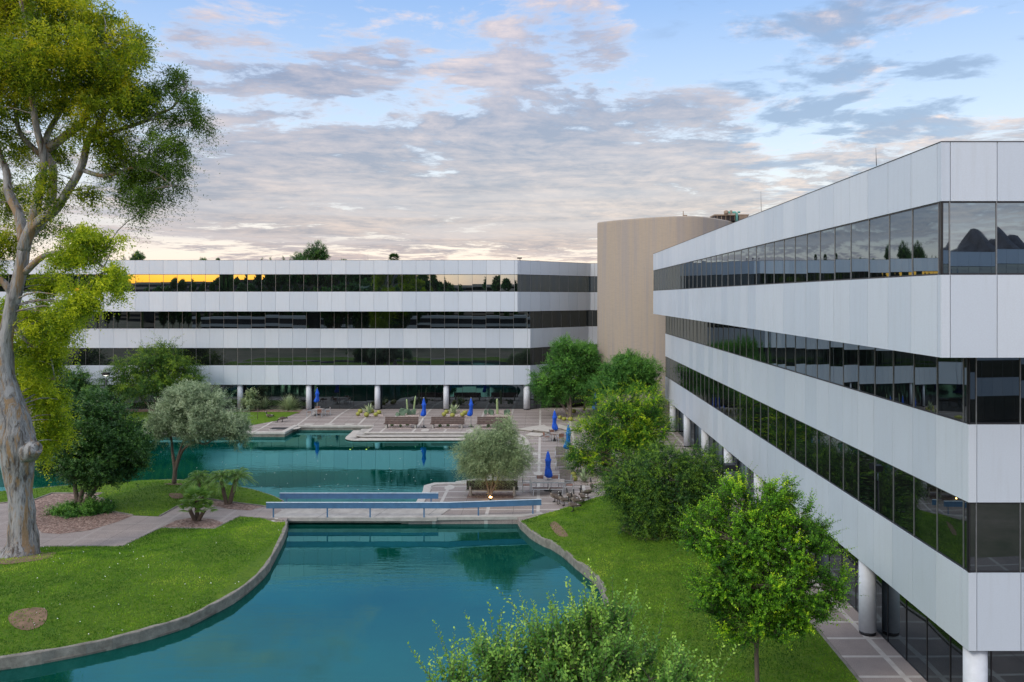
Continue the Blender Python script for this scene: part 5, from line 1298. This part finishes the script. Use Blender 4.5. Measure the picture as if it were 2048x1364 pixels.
# cloud deck: direction projected on a plane overhead
inv = k.math('DIVIDE', 1., k.math('ADD', el, .055))
cv = k.comb(k.math('MULTIPLY', dx, inv), k.math('MULTIPLY', dy, inv), 0.)
warp = k.n('ShaderNodeTexNoise'); k.put(warp.inputs['Vector'], cv); warp.inputs['Scale'].default_value = .9
cv2 = k.vm('ADD', cv, k.vm('MULTIPLY', warp.outputs['Color'], (.5, .5, 0)))
n1 = k.noise(cv2, 1.15, 9., .62); n2 = k.noise(cv2, 5.0, 8., .68); n3 = k.noise(k.mapping(cv2, (1, .45, 1)), 1.1, 7., .6)
az = k.math('ARCTAN2', dx, dy)
sv = k.comb(k.math('MULTIPLY', az, 3.2), k.math('MULTIPLY', el, 22.), 1.3)
n4 = k.noise(sv, 1.3, 7., .6, .4)
# where the big soft banks lie
bank = k.mapr(el, .03, .10, .0, 1., True); bank = k.math('MULTIPLY', bank, k.mapr(el, .11, .24, 1., 0., True))
mid_b = k.math('MAXIMUM', blob(pxdir(1130, 250), .984, .998), blob(pxdir(1330, 330), .991, .999))
lft_b = k.math('MAXIMUM', blob(pxdir(600, 385), .972, .998), blob(pxdir(980, 420), .982, .999))
far_r = blob(pxdir(1700, 110), .968, .996); top_l = blob(pxdir(600, 40), .965, .998)
cover = k.math('ADD', k.math('MULTIPLY', bank, .10), k.math('ADD', k.math('MULTIPLY', mid_b, .10), k.math('MULTIPLY', lft_b, .06)))
cover = k.math('ADD', cover, k.math('MULTIPLY', top_l, .045))
d1 = k.math('ADD', k.math('ADD', k.math('MULTIPLY', n1, .56), k.math('MULTIPLY', n2, .28)), k.math('MULTIPLY', n4, .16))
dens = k.mapr(k.math('ADD', d1, cover), .528, .618, 0, 1, True)
lit = k.mapr(k.math('ADD', k.math('MULTIPLY', n2, .38), k.math('ADD', k.math('MULTIPLY', n4, .30), k.math('MULTIPLY', n3, .32))), .44, .60, 0, 1)
lit = k.math('MULTIPLY', lit, k.math('SUBTRACT', 1., k.math('MULTIPLY', k.math('MAXIMUM', mid_b, lft_b), .45)))
shade = k.mix(lit, (.175, .195, .335), (.80, .62, .58))
edge = k.mapr(dens, .15, .75, 1., 0.)
ccol = k.mix(k.math('MULTIPLY', edge, .55), shade, (.88, .76, .74))
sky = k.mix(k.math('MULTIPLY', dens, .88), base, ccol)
# small slate clouds upper right
sm_ = k.mapr(k.math('ADD', k.noise(cv2, 1.9, 7., .6), k.math('MULTIPLY', far_r, .12)), .60, .70, 0, 1, True)
sky = k.mix(k.math('MULTIPLY', k.math('MULTIPLY', sm_, far_r), .85), sky, (.17, .26, .47))
# low streaks with peach light near the horizon
st = k.mapr(k.noise(k.comb(k.math('MULTIPLY', az, 2.), k.math('MULTIPLY', el, 46.), 4.), 1.2, 6., .55, .5), .45, .64, 0, 1, True)
lowm = k.math('MULTIPLY', k.mapr(el, .02, .06, .4, 1.), k.mapr(el, .10, .19, 1., 0.))
sky = k.mix(k.math('MULTIPLY', k.math('MULTIPLY', st, lowm), .6), sky, (.47, .46, .56))
# afterglow where the sun has gone down, behind the viewpoint
gl = k.vm('DOT_PRODUCT', D, tuple(Vector((sd.x, sd.y, .02)).normalized()))
g1 = k.math('MULTIPLY', k.mapr(gl, .965, .996, 0, 1, True), k.mapr(el, .015, .11, 1., 0., True))
g2 = k.mapr(gl, -.1, .95, 0, 1, True)
glow = k.mix(1., (0, 0, 0), k.mix(k.math('MULTIPLY', g2, k.mapr(el, 0., .7, 1., .25)), (0, 0, 0), (.42, .36, .34)), 'ADD')
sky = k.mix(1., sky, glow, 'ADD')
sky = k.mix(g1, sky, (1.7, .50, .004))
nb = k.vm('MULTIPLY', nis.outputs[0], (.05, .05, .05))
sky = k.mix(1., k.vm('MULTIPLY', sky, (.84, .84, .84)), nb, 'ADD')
below = k.mapr(dz, -.02, .0, 0., 1.)
sky = k.mix(below, (.12, .11, .09), sky)
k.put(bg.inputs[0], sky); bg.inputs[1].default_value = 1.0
w.cycles.sampling_method = 'MANUAL'; w.cycles.sample_map_resolution = 1024
S = bpy.data.lights.new('Sun', 'SUN'); S.energy = 1.3; S.angle = math.radians(14); S.color = (1., .90, .76)
so = bpy.data.objects.new('Sun', S); C.objects.link(so); se = Vector((-.60, -.55, .60)).normalized(); so.rotation_euler = se.to_track_quat('Z', 'Y').to_euler()
cam = bpy.data.cameras.new('Camera'); cam.sensor_width = 36; cam.lens = 36*F/2048; cam.clip_end = 6000; cam.clip_start = .3
cam.shift_x = -(CX-1024)/2048; cam.shift_y = -(682-CY)/2048
co = bpy.data.objects.new('Camera', cam); C.objects.link(co); co.location = (0, 0, H); co.rotation_euler = (math.pi/2, 0, 0)
sc = bpy.context.scene; sc.camera = co
sc.view_settings.view_transform = 'Standard'; sc.view_settings.look = 'None'; sc.view_settings.exposure = .40; sc.view_settings.gamma = 1
sc.render.engine = 'CYCLES'; sc.cycles.max_bounces = 6; sc.cycles.transparent_max_bounces = 4; sc.cycles.use_denoising = True
